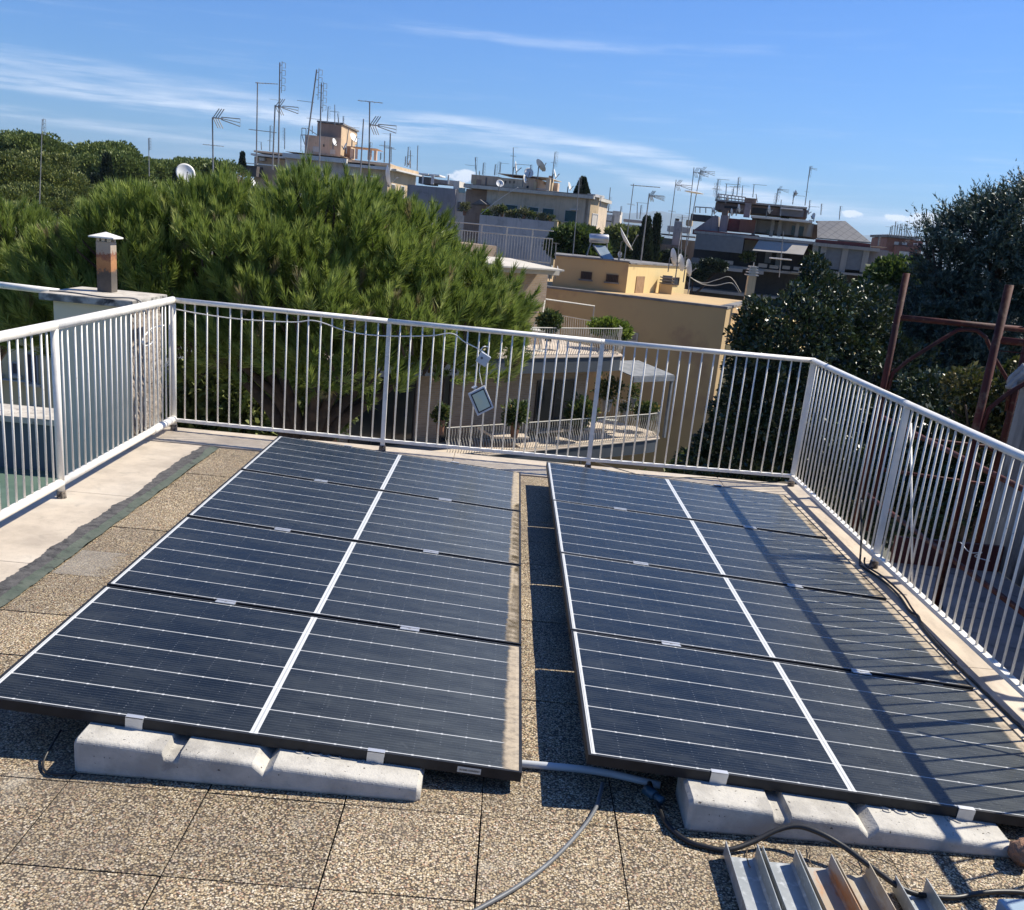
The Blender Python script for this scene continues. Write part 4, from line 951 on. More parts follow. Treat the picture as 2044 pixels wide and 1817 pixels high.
# corner and sunlit flank
scn=B2.hit(*c3(1525,640))[0]; m=MB(); m.pbox(B2,B2.hit(*c4(1899,1300))[0],scn,-9,0,-18,B2.hit(*c3(1500,615))[1]); m.build('wall',BEIGE2,b2_)
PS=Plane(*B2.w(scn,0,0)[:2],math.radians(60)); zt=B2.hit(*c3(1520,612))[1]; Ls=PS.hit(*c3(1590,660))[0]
m=MB(); m.pbox(PS,.01,max(Ls,1.5),-.5,.01,-18,zt); m.build('sunlit_wall',SAND_SUN,b2_)
a,b2,c_,d_=PS.rect(*c3(1535,745),*c3(1568,850)); window(PS,b2_,a,b2,c_,d_,.01,fr=WHITEF,gl=LGREY,fw=.08)
m=MB(); m.pbox(PS,.0,max(Ls,1.5)+.2,-.5,.35,zt+.003,zt+.22); m.build('side_cornice',WHITEF,b2_)
z=B2.hit(*c4(1100,1095))[1]; sl=B2.hit(*c4(75,1000))[0]
m=MB(); m.pbox(B2,sl,scn+.3,-9.3,.45,z-.12,z+.14); m.build('cornice',LGREY,b2_)
m=MB(); m.pbox(B2,sl,scn+.2,-9.2,.35,z+.145,z+.21); m.build('roof_edge',STONEC,b2_)
for i,q in enumerate(((690,1275,865,1455),(1030,1310,1190,1400),(1250,1330,1420,1450),(1590,1360,1755,1560))):
    a,b2,c_,d_=B2.rect(*c4(q[0],q[1]),*c4(q[2],q[3])); w_=window(B2,b2_,a,b2,c_,d_,0,fr=LGREY,gl=TEAL,fw=.05)
    if i==0: m=MB(); m.pbox(B2,a+.15,a+.5,.02,.03,c_+.1,d_-1.6); m.build('door_gap',DARKV,w_)
    if i==3: m=MB(); m.pbox(B2,a-.3+.8,b2+.1,.06,.5,d_+.05,d_+.12); m.build('canopy',WHITEF,w_)
m=MB(); 
a=B2.hit(*c4(300,1440),v=2.6); bb=B2.hit(*c4(1425,1540),v=2.6)
m.pbox(B2,a[0],bb[0],2.4,2.6,-3.2,(a[1]+bb[1])/2); m.build('terrace_parapet',LILAC,b2_)
m=MB(); m.pbox(B2,bb[0],bb[0]+.3,-.0,2.62,-3.2,(a[1]+bb[1])/2+.03); m.build('parapet_end',SAND_SUN,b2_)
m=MB(); m.pbox(B2,a[0],bb[0],0.01,2.39,-3.2,(a[1]+bb[1])/2-1.0); m.build('terrace_floor',TERF,b2_)
m=MB(); m.pbox(B2,bb[0]+.31,scn+.05,-.0,.06,(a[1]+bb[1])/2-.55,(a[1]+bb[1])/2-.45); m.build('string_course',WHITEF,b2_)
ZTB=(a[1]+bb[1])/2; TA,TB=a[0],bb[0]
# terrace gazebo and rooftop house
m=MB(); 
g=lambda x,y,v=1.5:B2.w(B2.hit(*c4(x,y),v=v)[0],v,B2.hit(*c4(x,y),v=v)[1])
m.extr([g(160,1280),g(300,1205),g(400,1280)],B2.w(0,-.5,0)-B2.w(0,1.5,0)); 
tag(m.build('gazebo_roof',DGREY),'dark pointed gazebo roof on the left end of the planted terrace','gazebo')
rh=house('roof_house','low sandy roof house with three slits and an open arcade, on the sandy building',B2,6); rh.location.z=z+.2
pb('wall',B2,rh,(175,825,572,1000),-3,5,PINKB,c4); pb('wall',B2,rh,(575,870,948,1060),-2.6,5,SAND_SUN if False else BEIGE2,c4); pb('roof_band',B2,rh,(575,815,1345,872),-2.2,5.5,BEIGE2,c4)
pb('wall',B2,rh,(950,872,1130,1060),-2.6,5,PINKB,c4); pb('pillar',B2,rh,(1118,935,1148,1060),-2.3,.5,SAND_SUN,c4); pb('pillar',B2,rh,(1310,872,1348,1070),-2.3,.5,BEIGE2,c4); pb('pillar',B2,rh,(1350,890,1385,1075),-2.8,.6,SAND_SUN,c4); pb('parapet',B2,rh,(1148,1035,1310,1060),-2.5,.2,WHITEF,c4); pb('back_beam',B2,rh,(1130,925,1340,985),-6,.3,BEIGE2,c4)
for x in (685,750,812): pb('slit',B2,rh,(x,920,x+10,962),-2.55,.05,DARKV,c4)
pb('opening',B2,rh,(205,895,240,990),-2.95,.05,SAND_SUN,c4); pb('opening',B2,rh,(255,900,315,1000),-2.95,.05,BROWNT,c4); pb('opening',B2,rh,(1008,995,1035,1035),-2.55,.05,DARKV,c4); pb('drain_pipe',B2,rh,(388,870,396,1000),-2.9,.1,DGREY,c4); pb('chimney',B2,rh,(1345,845,1390,885),-2.5,.6,BROWNT,c4); pb('chimney',B2,rh,(1400,950,1470,1080),-3.5,.8,PINKB,c4)
# --- dark stepped building on the right
B3G=pmat('stepped_grey_render',(.34,.32,.29)); B3L=pmat('stepped_lilac_render',(.26,.235,.24)); B3D=pmat('stepped_shade_tone',(.07,.065,.065))  # near-black one: shade of the balcony recesses put into the colour
B3=Plane(at(*c5(450,790),Y=76).x,76,math.radians(-14))
b3=house('stepped_building','dark stepped apartment building with awnings, glazed verandas and a slate roof, right on the skyline',B3,7)
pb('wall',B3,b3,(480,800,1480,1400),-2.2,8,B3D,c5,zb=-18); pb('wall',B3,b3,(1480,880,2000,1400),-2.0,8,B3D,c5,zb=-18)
for q in ((895,850,985,1040),(1165,965,1200,1100),(1080,900,1110,1050)): pb('pillar',B3,b3,q,-1.9,.4,B3G,c5)
def slabl(x0,y0,x1,y1,th,v,dep,mt,name): return pedge(name,B3,b3,x0,y0,x1,y1,th,v,dep,mt,c5)
slabl(450,768,1010,806,.32,0,3,REDT,'red_band'); slabl(460,790,1500,850,.18,.3,3.2,B3G,'slab_edge')
slabl(410,1050,1510,1130,.16,.3,3.2,B3G,'balcony_slab'); slabl(410,1290,1500,1340,.2,.3,3,B3G,'balcony_slab')
for q in ((415,1060,585,1098),(640,1078,870,1128),(930,1102,1050,1148),(1290,1120,1500,1150)): pb('rolled_awning',B3,b3,q,.6,.28,BEAW,c5)
for q in ((440,1000,500,1045),(510,1005,590,1050),(620,1020,690,1060),(718,1025,790,1065),(1010,1050,1080,1090),(1105,1065,1175,1100),(1215,1070,1275,1105),(1310,1080,1390,1115)): pb('balcony_planter',B3,b3,q,.35,.3,B3G if q[0]%4 else SCREEN,c5)
pb('screen',B3,b3,(480,798,868,968),.7,.04,SCREEN,c5)
# beige awning
g3=lambda x,y,v:B3.w(B3.hit(*c5(x,y),v=v)[0],v,B3.hit(*c5(x,y),v=v)[1])
m=MB(); p=[g3(1020,842,0),g3(1445,872,0),g3(1392,978,1.5),g3(958,940,1.5)]; m.extr(p,(0,0,-.03)); m.build('beige_awning',BEAW,b3)
pb('screen',B3,b3,(1552,905,1732,1110),.2,.04,SCREEN,c5); pb('screen',B3,b3,(1738,918,1915,1118),.2,.04,SCREEN,c5); pb('green_glazing',B3,b3,(1480,895,1548,1110),.18,.04,mat('dark_green_glass',(.02,.06,.055),rough=.25),c5)
for x in (1475,1548,1734,1916): pb('veranda_post',B3,b3,(x,890,x+7,1130),.3,.1,B3G,c5)
slabl(1480,868,2044,930,.22,.5,3,B3G,'beam'); slabl(1480,1115,2000,1140,.15,.5,3,B3G,'beam')
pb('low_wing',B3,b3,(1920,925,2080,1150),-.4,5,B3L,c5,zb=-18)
# slate hip roof with a red eave
SLT=None
def m_slate():
    m_,nt,bs=nt_new('diamond_slates'); v=geoc(nt); sp=nt.nodes.new('ShaderNodeSeparateXYZ'); nt.links.new(v,sp.inputs[0])
    def ln(e):
        q=mth(nt,'FRACT',mth(nt,'MULTIPLY',e,1.7)); return sstep(nt,mth(nt,'ABSOLUTE',mth(nt,'SUBTRACT',q,.5)),.42,.48)
    z=mth(nt,'MULTIPLY',sp.outputs[2],1.5)
    a=ln(mth(nt,'ADD',sp.outputs[0],z)); b=ln(mth(nt,'SUBTRACT',sp.outputs[0],z))
    col=mixc(nt,mth(nt,'MAXIMUM',a,b),(.17,.165,.155),(.06,.058,.06)); col=mixc(nt,mth(nt,'MULTIPLY',noise(nt,v,3,4),.5),col,(.30,.29,.27)); nt.links.new(col,bs.inputs['Base Color']); return m_
SLT=m_slate()
m=MB(); A_=g3(1512,690,-1.8); B_=g3(1748,690,-1.8); C_=g3(1968,872,.3); D_=g3(1508,832,.3); m.extr([A_,B_,C_,D_],(0,0,-.08)); m.build('slate_roof',SLT,b3)
m=MB(); E_=Vector((C_.x,C_.y,C_.z-.10)); F_=Vector((D_.x,D_.y,D_.z-.10)); m.extr([F_,E_,E_-Vector((0,0,.32)),F_-Vector((0,0,.32))],(0.05,.5,0)); m.build('red_eave',REDT,b3)
m=MB(); m.extr([B_+Vector((0,.02,.0)),C_+Vector((0,.02,0)),C_+Vector((-.4,6,0)),B_+Vector((-.4,6,0))],(0,0,-.08)); m.build('slate_roof_side',SLT,b3)
# set-back storeys
pb('veranda_wall',B3,b3,(972,680,1190,805),-1.5,.3,B3G,c5); pb('veranda_wall',B3,b3,(1200,688,1462,828),-1.5,.3,B3G,c5); pb('wall',B3,b3,(955,670,1505,840),-1.9,6,BROWNW,c5)
for q in ((1075,765,1140,805),(1295,730,1335,815),(1345,735,1385,820)): pb('window',B3,b3,q,-1.45,.05,GLASSD,c5)
for x in (968,1120,1186,1336,1440): pb('veranda_post',B3,b3,(x,680,x+7,825),-1.0,.1,B3G,c5)
slabl(945,643,1468,690,.13,.2,2.5,WHITEF,'white_awning')
pb('upper_wall',B3,b3,(645,530,1420,665),-4.5,5,BROWNW,c5); slabl(640,505,1425,572,.12,-4.2,5.5,B3G,'roof_edge'); pb('window_band',B3,b3,(958,575,1110,635),-4.45,.05,DARKV,c5); pb('window_band',B3,b3,(720,560,825,590),-4.45,.05,DARKV,c5); pb('veranda',B3,b3,(1195,580,1388,660),-4.2,.3,SCREEN,c5); slabl(1195,575,1388,588,.1,-3.8,.8,WHITEF,'white_awning')
pb('chimney_stack',B3,b3,(897,535,930,660),-2.6,.8,B3L,c5); pb('chimney_head',B3,b3,(893,492,985,540),-2.6,1.0,BROWNW,c5); pb('chimney_stack',B3,b3,(690,640,735,785),-.9,.8,B3L,c5); pb('chimney_head',B3,b3,(700,598,745,642),-.9,.8,BROWNW,c5)
pb('tank_room',B3,b3,(855,672,970,795),-.9,2,REDBR,c5); pb('plant_wall',B3,b3,(740,665,850,785),-1.2,2,REDT,c5); pb('roof_block',B3,b3,(435,630,625,700),-4,3,B3D,c5)
m=MB(); m.extr([g3(455,768,-1),g3(640,640,-1),g3(665,650,-1),g3(665,785,-1)],B3.w(0,-2.5,0)-B3.w(0,0,0)); m.build('gable',B3L,b3)
m=MB(); 
for p,q in (((470,570),(470,620)),((470,570),(615,580)),((615,580),(615,625)),((510,575),(510,622)),((560,578),(560,622))): m.tube([g3(*p,-3),g3(*q,-3)],.04,5)
m.build('roof_rail',MAST,b3)
m=MB()
for x0,y0,x1,y1 in ((660,460,900,490),(660,485,900,515)): m.tube([g3(x0,y0,-5),g3(x1,y1,-5)],.04,5)
for k in range(9): x=660+k*30; m.tube([g3(x,460+k*3.7,-5),g3(x,510+k*3.5,-5)],.03,4)
m.build('roof_rail',MAST,b3)
# left neighbour roofs of the stepped building
B5=Plane(at(*c5(150,800),Y=85).x,85,math.radians(-10)); b5=house('old_roofs_building','jumble of sandy walls and small roofs between the cypresses and the stepped building',B5,3)
pb('wall',B5,b5,(160,830,480,1000),-1,6,BEIGE2,c5,zb=-18); pb('roof',B5,b5,(170,795,470,832),-.6,7,DGREY,c5); pb('roof_house',B5,b5,(235,730,420,795),-3,4,LGREY,c5); pb('chimney_stack',B5,b5,(295,690,335,900),.2,.8,LILAC,c5); pb('chimney_cap',B5,b5,(300,668,332,690),.2,.8,BROWNW,c5); pb('roof_house',B5,b5,(395,680,440,730),-3,4,SAND_SUN,c5); pb('low_wall',B5,b5,(140,880,330,1010),1,.5,BROWNT,c5,zb=-18)
# far grey terraces
B6=Plane(at(*c3(1600,760),Y=135).x,135,math.radians(-8)); b6=house('far_grey_building','small far grey building with roof terraces right of the sandy building',B6,6)
pb('wall',B6,b6,(1600,870,1935,1100),0,8,LGREY,c3,zb=-18); pb('wall',B6,b6,(1605,750,1700,870),-1,6,LGREY,c3); pb('tower_wall',B6,b6,(1700,725,1745,870),-1,6,LGREY,c3); pb('parapet',B6,b6,(1735,825,1940,880),0,.3,WHITEF,c3); pb('roof_house',B6,b6,(1785,790,1935,826),-2,3,GREYP,c3); pb('veranda',B6,b6,(1615,800,1690,815),.1,.2,DARKV,c3); pb('roof_line',B6,b6,(1600,725,1750,738),-1,6.3,WHITEF,c3); pb('window_row',B6,b6,(1640,890,1880,905),.1,.2,DARKV,c3); pb('lower_wall',B6,b6,(1760,1030,1900,1120),8,3,LGREY,c3,zb=-18); pb('window',B6,b6,(1785,1062,1812,1100),8.1,.1,DARKV,c3)
# far red brick
B7=Plane(at(*c6(205,505),Y=125).x,125,math.radians(-6)); b7=house('red_brick_building','far red brick building crowned by a thicket of aerials, left of the cedar',B7,8)
pb('wall',B7,b7,(205,505,640,800),-1,8,REDBR,c6,zb=-18); pb('bay',B7,b7,(325,612,640,800),0,1,REDBR,c6,zb=-18); pb('roof_edge',B7,b7,(200,497,640,506),-.6,9,STONEC,c6); pb('shutter',B7,b7,(305,560,355,605),-.9,.1,WHITEF,c6); pb('window',B7,b7,(355,568,405,605),-.9,.1,BROWNW,c6); pb('shutter',B7,b7,(405,568,468,608),-.9,.1,WHITEF,c6); pb('shutter',B7,b7,(560,580,610,615),-.9,.1,WHITEF,c6); pb('shutter',B7,b7,(372,688,492,770),.1,.1,LGREY,c6); pb('ledge',B7,b7,(350,775,600,790),.6,.6,WHITEF,c6); pb('roof_house',B7,b7,(475,490,560,515),-2,3,BROWNW,c6)
B8=Plane(at(*c6(0,640),Y=100).x,100,math.radians(-6)); b8=house('low_brown_building','low brown wall just left of the red brick building, behind the green tree',B8,2)
pb('wall',B8,b8,(80,680,260,800),0,5,BROWNT,c6,zb=-18); pb('roof',B8,b8,(70,625,200,642),-4,4,BEIGE2,c6)
# roof equipment on the ochre penthouse: solar boiler and big dish
q0=at(*c3(1600,1110),Y=48.5); t=thing('solar_boiler','silver solar water tank over its tilted collector on the ochre roof','solar heater',q0)
cv=lambda x,y,Y=48.5: at(*c3(x,y),Y=Y)
m=MB(); m.tube([cv(1515,945),cv(1525,944),cv(1655,950),cv(1665,951)],[.40,.62,.62,.45],18).smooth() 
m.bm.free(); m=MB(); r_t=.0117*48.5/2
m.tube([cv(1512,944),cv(1520,944),cv(1658,951),cv(1666,951)],[.17,.20,.20,.17],18).smooth(); m.build('tank',mat('bright_steel',(.62,.62,.62),(.5,.5,.5),scale=2,rough=.35,metal=.7),t)
m=MB(); p=[cv(1545,1000,48.3),cv(1640,1005,48.3),cv(1710,1112,47.4),cv(1615,1110,47.4)]; m.extr(p,(0,.06,-.06)); m.build('collector',mat('pale_collector_glass',(.30,.36,.40),(.25,.31,.35),rough=.12),t)
m=MB(); m.tube([cv(1530,965),cv(1490,1085)],.035,6); m.tube([cv(1545,1000,48.3),cv(1615,1110,47.4)],.04,6); m.tube([cv(1650,965),cv(1655,1110)],.035,6); m.build('stand',MAST,t)
# roof railing on the brick building
m=MB(); ra=at(*c3(670,838),Y=41.5); rb2=at(*c3(1225,888),Y=40); za=ra.z
for dz in (0,-.28,-1.15):
    m.tube([Vector((ra.x-2,ra.y,za+dz)),Vector((rb2.x,rb2.y,rb2.z+dz))],.025,6)
rr0=m.build('rails',CREAMR); rr0.name='roof_railing'; tag(rr0,'rusty cream roof railing above the right side of the pine','railing')
proto=None
for k in range(44):
    u=k/43; p=Vector((ra.x-2,ra.y,za))*(1-u)+Vector((rb2.x,rb2.y,rb2.z))*u; big=k%9==0
    b=MB(); b.box(-.03 if big else -.013,.03 if big else .013,-.02,.02,-1.2 if big else -1.15,0 if big else -.28); o=b.build('post' if big else 'baluster',CREAMR,rr0,local=True); o.location=p
# ================================================================= VEGETATION
def m_leaf(name,stops,rough=.55,trans=.25,spec=.4):
    m,nt,bs=nt_new(name); a=nt.nodes.new('ShaderNodeAttribute'); a.attribute_name='v'
    col=ramp(nt,a.outputs['Fac'],stops)
    nt.links.new(col,bs.inputs['Base Color']); bs.inputs['Roughness'].default_value=rough; bs.inputs['Specular IOR Level'].default_value=spec
    tr=nt.nodes.new('ShaderNodeBsdfTranslucent'); nt.links.new(mixc(nt,.5,col,(.10,.14,.02)),tr.inputs[0])
    mx=nt.nodes.new('ShaderNodeMixShader'); mx.inputs[0].default_value=trans
    out=nt.nodes['Material Output']; nt.links.new(bs.outputs[0],mx.inputs[1]); nt.links.new(tr.outputs[0],mx.inputs[2]); nt.links.new(mx.outputs[0],out.inputs[0]); return m
def rnd_dirs(n,r): 
    d=r.normal(size=(n,3)); return d/np.linalg.norm(d,axis=1,keepdims=True)
def basis(d,r):
    """orthonormal frames with third axis d"""
    a=rnd_dirs(len(d),r); x=np.cross(a,d); x/=np.linalg.norm(x,axis=1,keepdims=True)+1e-9; y=np.cross(d,x); return x,y
def shell_points(clumps,n,r,inner=.25,up=0.0,lump=.12):
    """points through a set of overlapping ellipsoid clumps, most near the surface; returns points, outward dirs"""
    w=np.array([c[3]*c[4]*c[5] for c in clumps])**(.66); w/=w.sum(); idx=r.choice(len(clumps),n,p=w)
    cl=np.array([c[:6] for c in clumps]); d=rnd_dirs(n,r); 
    rad=np.where(r.random(n)<inner, r.random(n)**.5*.85, 1-.16*r.random(n)**2)
    ph=cl[idx,0]*3+cl[idx,1]
    lm=1+lump*(np.sin(d[:,0]*7+ph)*np.cos(d[:,1]*6+ph*2)+.6*np.sin(d[:,2]*9+d[:,0]*5+ph))
    P_=cl[idx,:3]+d*cl[idx,3:6]*(rad*lm)[:,None]
    nrm=d/cl[idx,3:6]; nrm/=np.linalg.norm(nrm,axis=1,keepdims=True)
    return P_,nrm,rad
def puffed(clumps,n,r,npuff,size,keep,inner):
    """foliage gathered into rounded puffs that sit on the shell of the crown, with dark gaps between them"""
    C_,CN,_=shell_points(clumps,npuff*3,r,inner,lump=.16); k=keep_outer(C_,clumps,keep,r); C_,CN=C_[k],CN[k]
    k=(CN[:,2]>-.6)|(r.random(len(C_))<.4); C_,CN=C_[k][:npuff],CN[k][:npuff]
    idx=r.integers(0,len(C_),n); d=rnd_dirs(n,r); d=d+CN[idx]*.55+np.array([0,0,.45]); d/=np.linalg.norm(d,axis=1,keepdims=True)
    s=size*(.7+.6*r.random(len(C_)))[idx]; rad=1-.35*r.random(n)**2
    P_=C_[idx]+d*(s*rad)[:,None]*np.array([1.15,1.15,.8]); N_=d*.75+CN[idx]*.4; N_/=np.linalg.norm(N_,axis=1,keepdims=True)
    return P_,N_,rad
def keep_outer(P_,clumps,keep_in,r):
    ins=np.zeros(len(P_))
    for c in clumps:
        q=(P_-np.array(c[:3]))/np.array(c[3:6]); ins=np.maximum(ins,(q**2).sum(1)<.60)
    return (ins<.5)|(r.random(len(P_))<keep_in)
def leaf_faces(P_,D,size,aspect,r,val,curl=0):
    """diamond leaves (4 verts) at P_, long axis D"""
    x,y=basis(D,r); s=size*(.65+.7*r.random(len(P_)))[:,None]
    a=P_; b=P_+D*s*.5+x*s*aspect*.5; c=P_+D*s; d=P_+D*s*.5-x*s*aspect*.5
    if curl: b=b+y*s*curl; d=d+y*s*curl
    V=np.stack([a,b,c,d],1).reshape(-1,3); Fc=np.arange(len(V)).reshape(-1,4); return V,Fc,val
def limbs(par,base,targets,r0,mt,name='trunk',fork=.35,seed=1,rmin=.025):
    rr=random.Random(seed); m=MB(); base=Vector(base); top=Vector(targets[0][:3]) if False else None
    cx=sum(t[0] for t in targets)/len(targets); cy=sum(t[1] for t in targets)/len(targets); cz=min(t[2] for t in targets)
    fk=Vector((base.x+(cx-base.x)*.8,base.y+(cy-base.y)*.8,cz-1.2-fork))
    mid=(base+fk)/2+Vector((rr.uniform(-.3,.3),rr.uniform(-.3,.3),0))
    m.tube([base,mid,fk],[r0,r0*.85,r0*.72],9)
    for t in targets:
        t=Vector(t[:3])-Vector((0,0,.1)); q=fk.lerp(t,.5)+Vector((rr.uniform(-.2,.2),rr.uniform(-.2,.2),rr.uniform(-.3,.1)))
        q0=fk-Vector((0,0,.3)); m.tube([q0,fk.lerp(q,.5),q,t],[r0*.5,r0*.4,r0*.28,rmin],7)
        t=Vector(t)
        for k in range(3):
            u=t+Vector((rr.uniform(-1,1),rr.uniform(-1,1),rr.uniform(-.5,.4)))*.45
            m.tube([q.lerp(t,.3+.2*k),u],[r0*.18,rmin*.5],5)
    m.smooth(); return m.build(name,mt,par)
def leafy_tree(name,label,cat,base,clumps,n,size,aspect,mt,r0,seed,updir=.4,inner=.3,keep=.25,jit=.9,group=None,curl=.12,trunkm=None,lump=.12,vbase=.5,puff=None):
    r=np.random.default_rng(seed); t=thing(name,label,cat,base,group)
    if puff: P_,N_,rad=puffed(clumps,n,r,puff[0],puff[1],keep,inner)
    else:
        P_,N_,rad=shell_points(clumps,n,r,inner,lump=lump); k=keep_outer(P_,clumps,keep,r); P_,N_=P_[k],N_[k]
    # leaf tone goes darker in patches to suggest gaps between sprays
    fr=np.sin(P_[:,0]*2.3/size*.2+seed)*np.sin(P_[:,1]*2.1/size*.2)*np.sin(P_[:,2]*2.7/size*.2+1)
    D=N_+rnd_dirs(len(P_),r)*jit+np.array([0,0,updir]); D/=np.linalg.norm(D,axis=1,keepdims=True)
    val=np.clip(vbase+.22*r.normal(size=len(P_))+.25*fr,0,1)
    V,Fc,v=leaf_faces(P_,D,size,aspect,r,val,curl); np_mesh('crown',V,Fc,mt,t,v)
    limbs(t,base,clumps[:9],r0,trunkm or TRUNK,seed=seed); return t
# ---- the big pine: brush-like shoots of long needles
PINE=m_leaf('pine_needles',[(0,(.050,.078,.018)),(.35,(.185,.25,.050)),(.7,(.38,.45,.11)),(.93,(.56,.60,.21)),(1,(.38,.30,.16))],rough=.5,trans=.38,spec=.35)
def pine_tree(name,label,base,clumps,nsh,seed,nlen=.17,nn=58,width=.0075,inner=.2,dark=.0,group='pines in front of the roof',zcut=None):
    r=np.random.default_rng(seed); t=thing(name,label,'pine tree',base,group)
    clumps=[(*c[:3],max(.1,c[3]-.26),max(.1,c[4]-.2),max(.08,c[5]-.30)) for c in clumps]
    P_,N_,rad=puffed(clumps,nsh,r,nsh//20,.40,.14,inner)
    # fewer shoots on the underside
    k=(N_[:,2]>-.55)|(r.random(len(P_))<.45); P_,N_,rad=P_[k],N_[k],rad[k]
    D=N_*.70+np.array([0,0,.75])+rnd_dirs(len(P_),r)*.25; D/=np.linalg.norm(D,axis=1,keepdims=True)
    n=len(P_); L=.20+.16*r.random(n)
    # needles
    u=r.random((n,nn))**.8; ang=r.random((n,nn))*2*np.pi; sp=.14+.62*(1-u)+.2*r.random((n,nn))
    x,y=basis(D,r)
    axp=P_[:,None,:]+D[:,None,:]*(u*L[:,None])[...,None]
    rd=x[:,None,:]*np.cos(ang)[...,None]+y[:,None,:]*np.sin(ang)[...,None]
    nd=D[:,None,:]*np.cos(sp)[...,None]+rd*np.sin(sp)[...,None]
    nl=nlen*(.8+.4*r.random((n,nn)))*(.85+.3*r.random(n))[:,None]
    tip=axp+nd*nl[...,None]
    side=np.cross(nd,rnd_dirs(n*nn,r).reshape(n,nn,3)); side/=np.linalg.norm(side,axis=2,keepdims=True)+1e-9
    w=width
    a=axp+side*w; b=axp-side*w
    V=np.stack([a,b,tip],2).reshape(-1,3); Fc=np.arange(len(V)).reshape(-1,3)
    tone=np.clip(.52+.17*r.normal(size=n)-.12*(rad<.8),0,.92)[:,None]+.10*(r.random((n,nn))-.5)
    brown=(r.random(n)<.025)[:,None]; tone=np.where(brown,1.0,tone)
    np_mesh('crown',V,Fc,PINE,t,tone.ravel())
    # shoot stems
    tg=[c[:3] for c in clumps]; limbs(t,base,tg[:10],.26,TRUNK,seed=seed)
    b_=MB()
    idx=r.choice(n,min(n,500),replace=False)
    ctr=np.array([c[:3] for c in clumps])
    for i in idx:
        p=Vector(P_[i].tolist()); c=Vector(ctr[np.argmin(((ctr-P_[i])**2).sum(1))].tolist()); q=p.lerp(c,.45)+Vector((0,0,-.15)); b_.tube([q,p,p+Vector(D[i].tolist())*L[i]],[.022,.013,.007],4,caps=False)
    b_.build('branches',TRUNK,t); return t
def pc_(x,y,Y,rx,ry,rz): p=at(x,y,Y=Y); return (p.x,p.y,p.z,rx,ry,rz)
CL=[pc_(650,540,15.5,1.3,1.7,1.12),pc_(515,592,15.0,1.35,1.6,1.12),pc_(770,590,15.6,.95,1.4,1.02),pc_(430,575,15.2,1.1,1.4,1.22),pc_(300,580,15.2,1.05,1.3,1.25),pc_(880,640,15.4,.75,1.1,.82),pc_(915,650,15.2,.50,.9,.70),
    pc_(600,660,14.2,1.2,1.2,.9),pc_(780,660,14.4,1.0,1.1,.9),pc_(430,670,14.6,1.1,1.1,.8),pc_(925,700,14.6,.48,.7,.45),pc_(190,610,15.6,.85,1.1,.95),pc_(960,620,15.6,.22,.5,.42),pc_(830,730,14.2,.5,.6,.25),pc_(700,765,13.9,.6,.7,.2),pc_(950,775,13.8,.2,.3,.15),pc_(460,735,16.2,1.0,1.0,.55),pc_(590,755,16.6,.9,1.0,.5),pc_(380,720,16.4,.6,.9,.6),pc_(840,745,16.0,.7,.8,.42),pc_(905,620,15.6,.55,.9,.66),pc_(938,680,15.2,.50,.8,.72),pc_(930,745,15.0,.42,.6,.45),pc_(150,610,15.8,.80,1.0,.90),pc_(240,565,15.8,.75,1.0,.85),pc_(640,430,15.8,.45,.6,.28)]
pb_=at(560,900,Y=15.6)
pine_tree('pine_tree','big green long-needled pine filling the middle left just beyond the far railing',(pb_.x,pb_.y,-18),CL,7200,21,nlen=.165,nn=74,width=.0085)
CL2=[pc_(25,530,17,.65,.9,.70),pc_(25,545,17,.85,.9,.72),pc_(-110,550,17,1.0,1.0,.7),pc_(75,580,16.4,.35,.6,.3)]
pb2=at(-260,800,Y=17)
pine_tree('pine_tree','second, sparser pine with brownish shoots at the left edge above the beige house',(pb2.x,pb2.y,-18),CL2,950,33,inner=.3)
# ---- umbrella pines far left
UMB=m_leaf('umbrella_pine_foliage',[(0,(.052,.080,.024)),(.5,(.14,.185,.05)),(1,(.29,.33,.10))],trans=.2)
UMB2=m_leaf('umbrella_pine_foliage_near',[(0,(.052,.072,.022)),(.5,(.145,.17,.046)),(1,(.29,.30,.085))],trans=.2)
def umb(label,boxes,Y,n,seed,mt=UMB,size=.55,dp=5):
    k=Y/F; cl=[]
    for (cx,cy,rx,ry) in boxes: p=at(cx,cy,Y=Y+random.uniform(-3,3)); cl.append((p.x,p.y,p.z,max(6,rx-15)*k,min(max(6,rx-15)*k,dp),max(6,ry-17)*k))
    b=cl[0]; return leafy_tree('umbrella_pine',label,'pine tree',(b[0],b[1],-18),cl,n,size,.55,mt,.4,seed,updir=.5,inner=.12,keep=.15,jit=.8,group='umbrella pines on the left skyline',lump=.10,puff=(520,Y*.0078))
umb('dark domed umbrella pine highest at the far left of the skyline',[(60,310,75,42),(130,330,50,40),(0,320,55,45),(95,345,90,35)],95,60000,41,size=.22)
umb('flat-topped umbrella pine, second dome from the left on the skyline',[(215,330,62,45),(250,345,50,40),(185,345,50,35),(225,370,70,30)],92,52000,42,size=.22)
umb('near olive green umbrella pine dome at the left edge, below the skyline ones',[(70,365,95,62),(10,370,80,60),(120,390,75,50),(60,420,110,50)],62,70000,43,UMB2,size=.155)
umb('low pale umbrella pine between the flat-topped one and the white dish',[(290,345,60,28),(345,352,50,30),(260,380,50,30),(320,385,70,30)],98,34000,44,size=.22)
umb('long low umbrella pine just left of the pinkish building',[(400,348,65,30),(450,350,40,28),(380,375,70,30),(440,385,50,28)],105,34000,45,size=.23)
umb('small pine scrap low at the left edge above the near pine',[(5,400,35,25),(40,440,50,30),(-30,430,50,35)],50,14000,46,UMB2,size=.19)
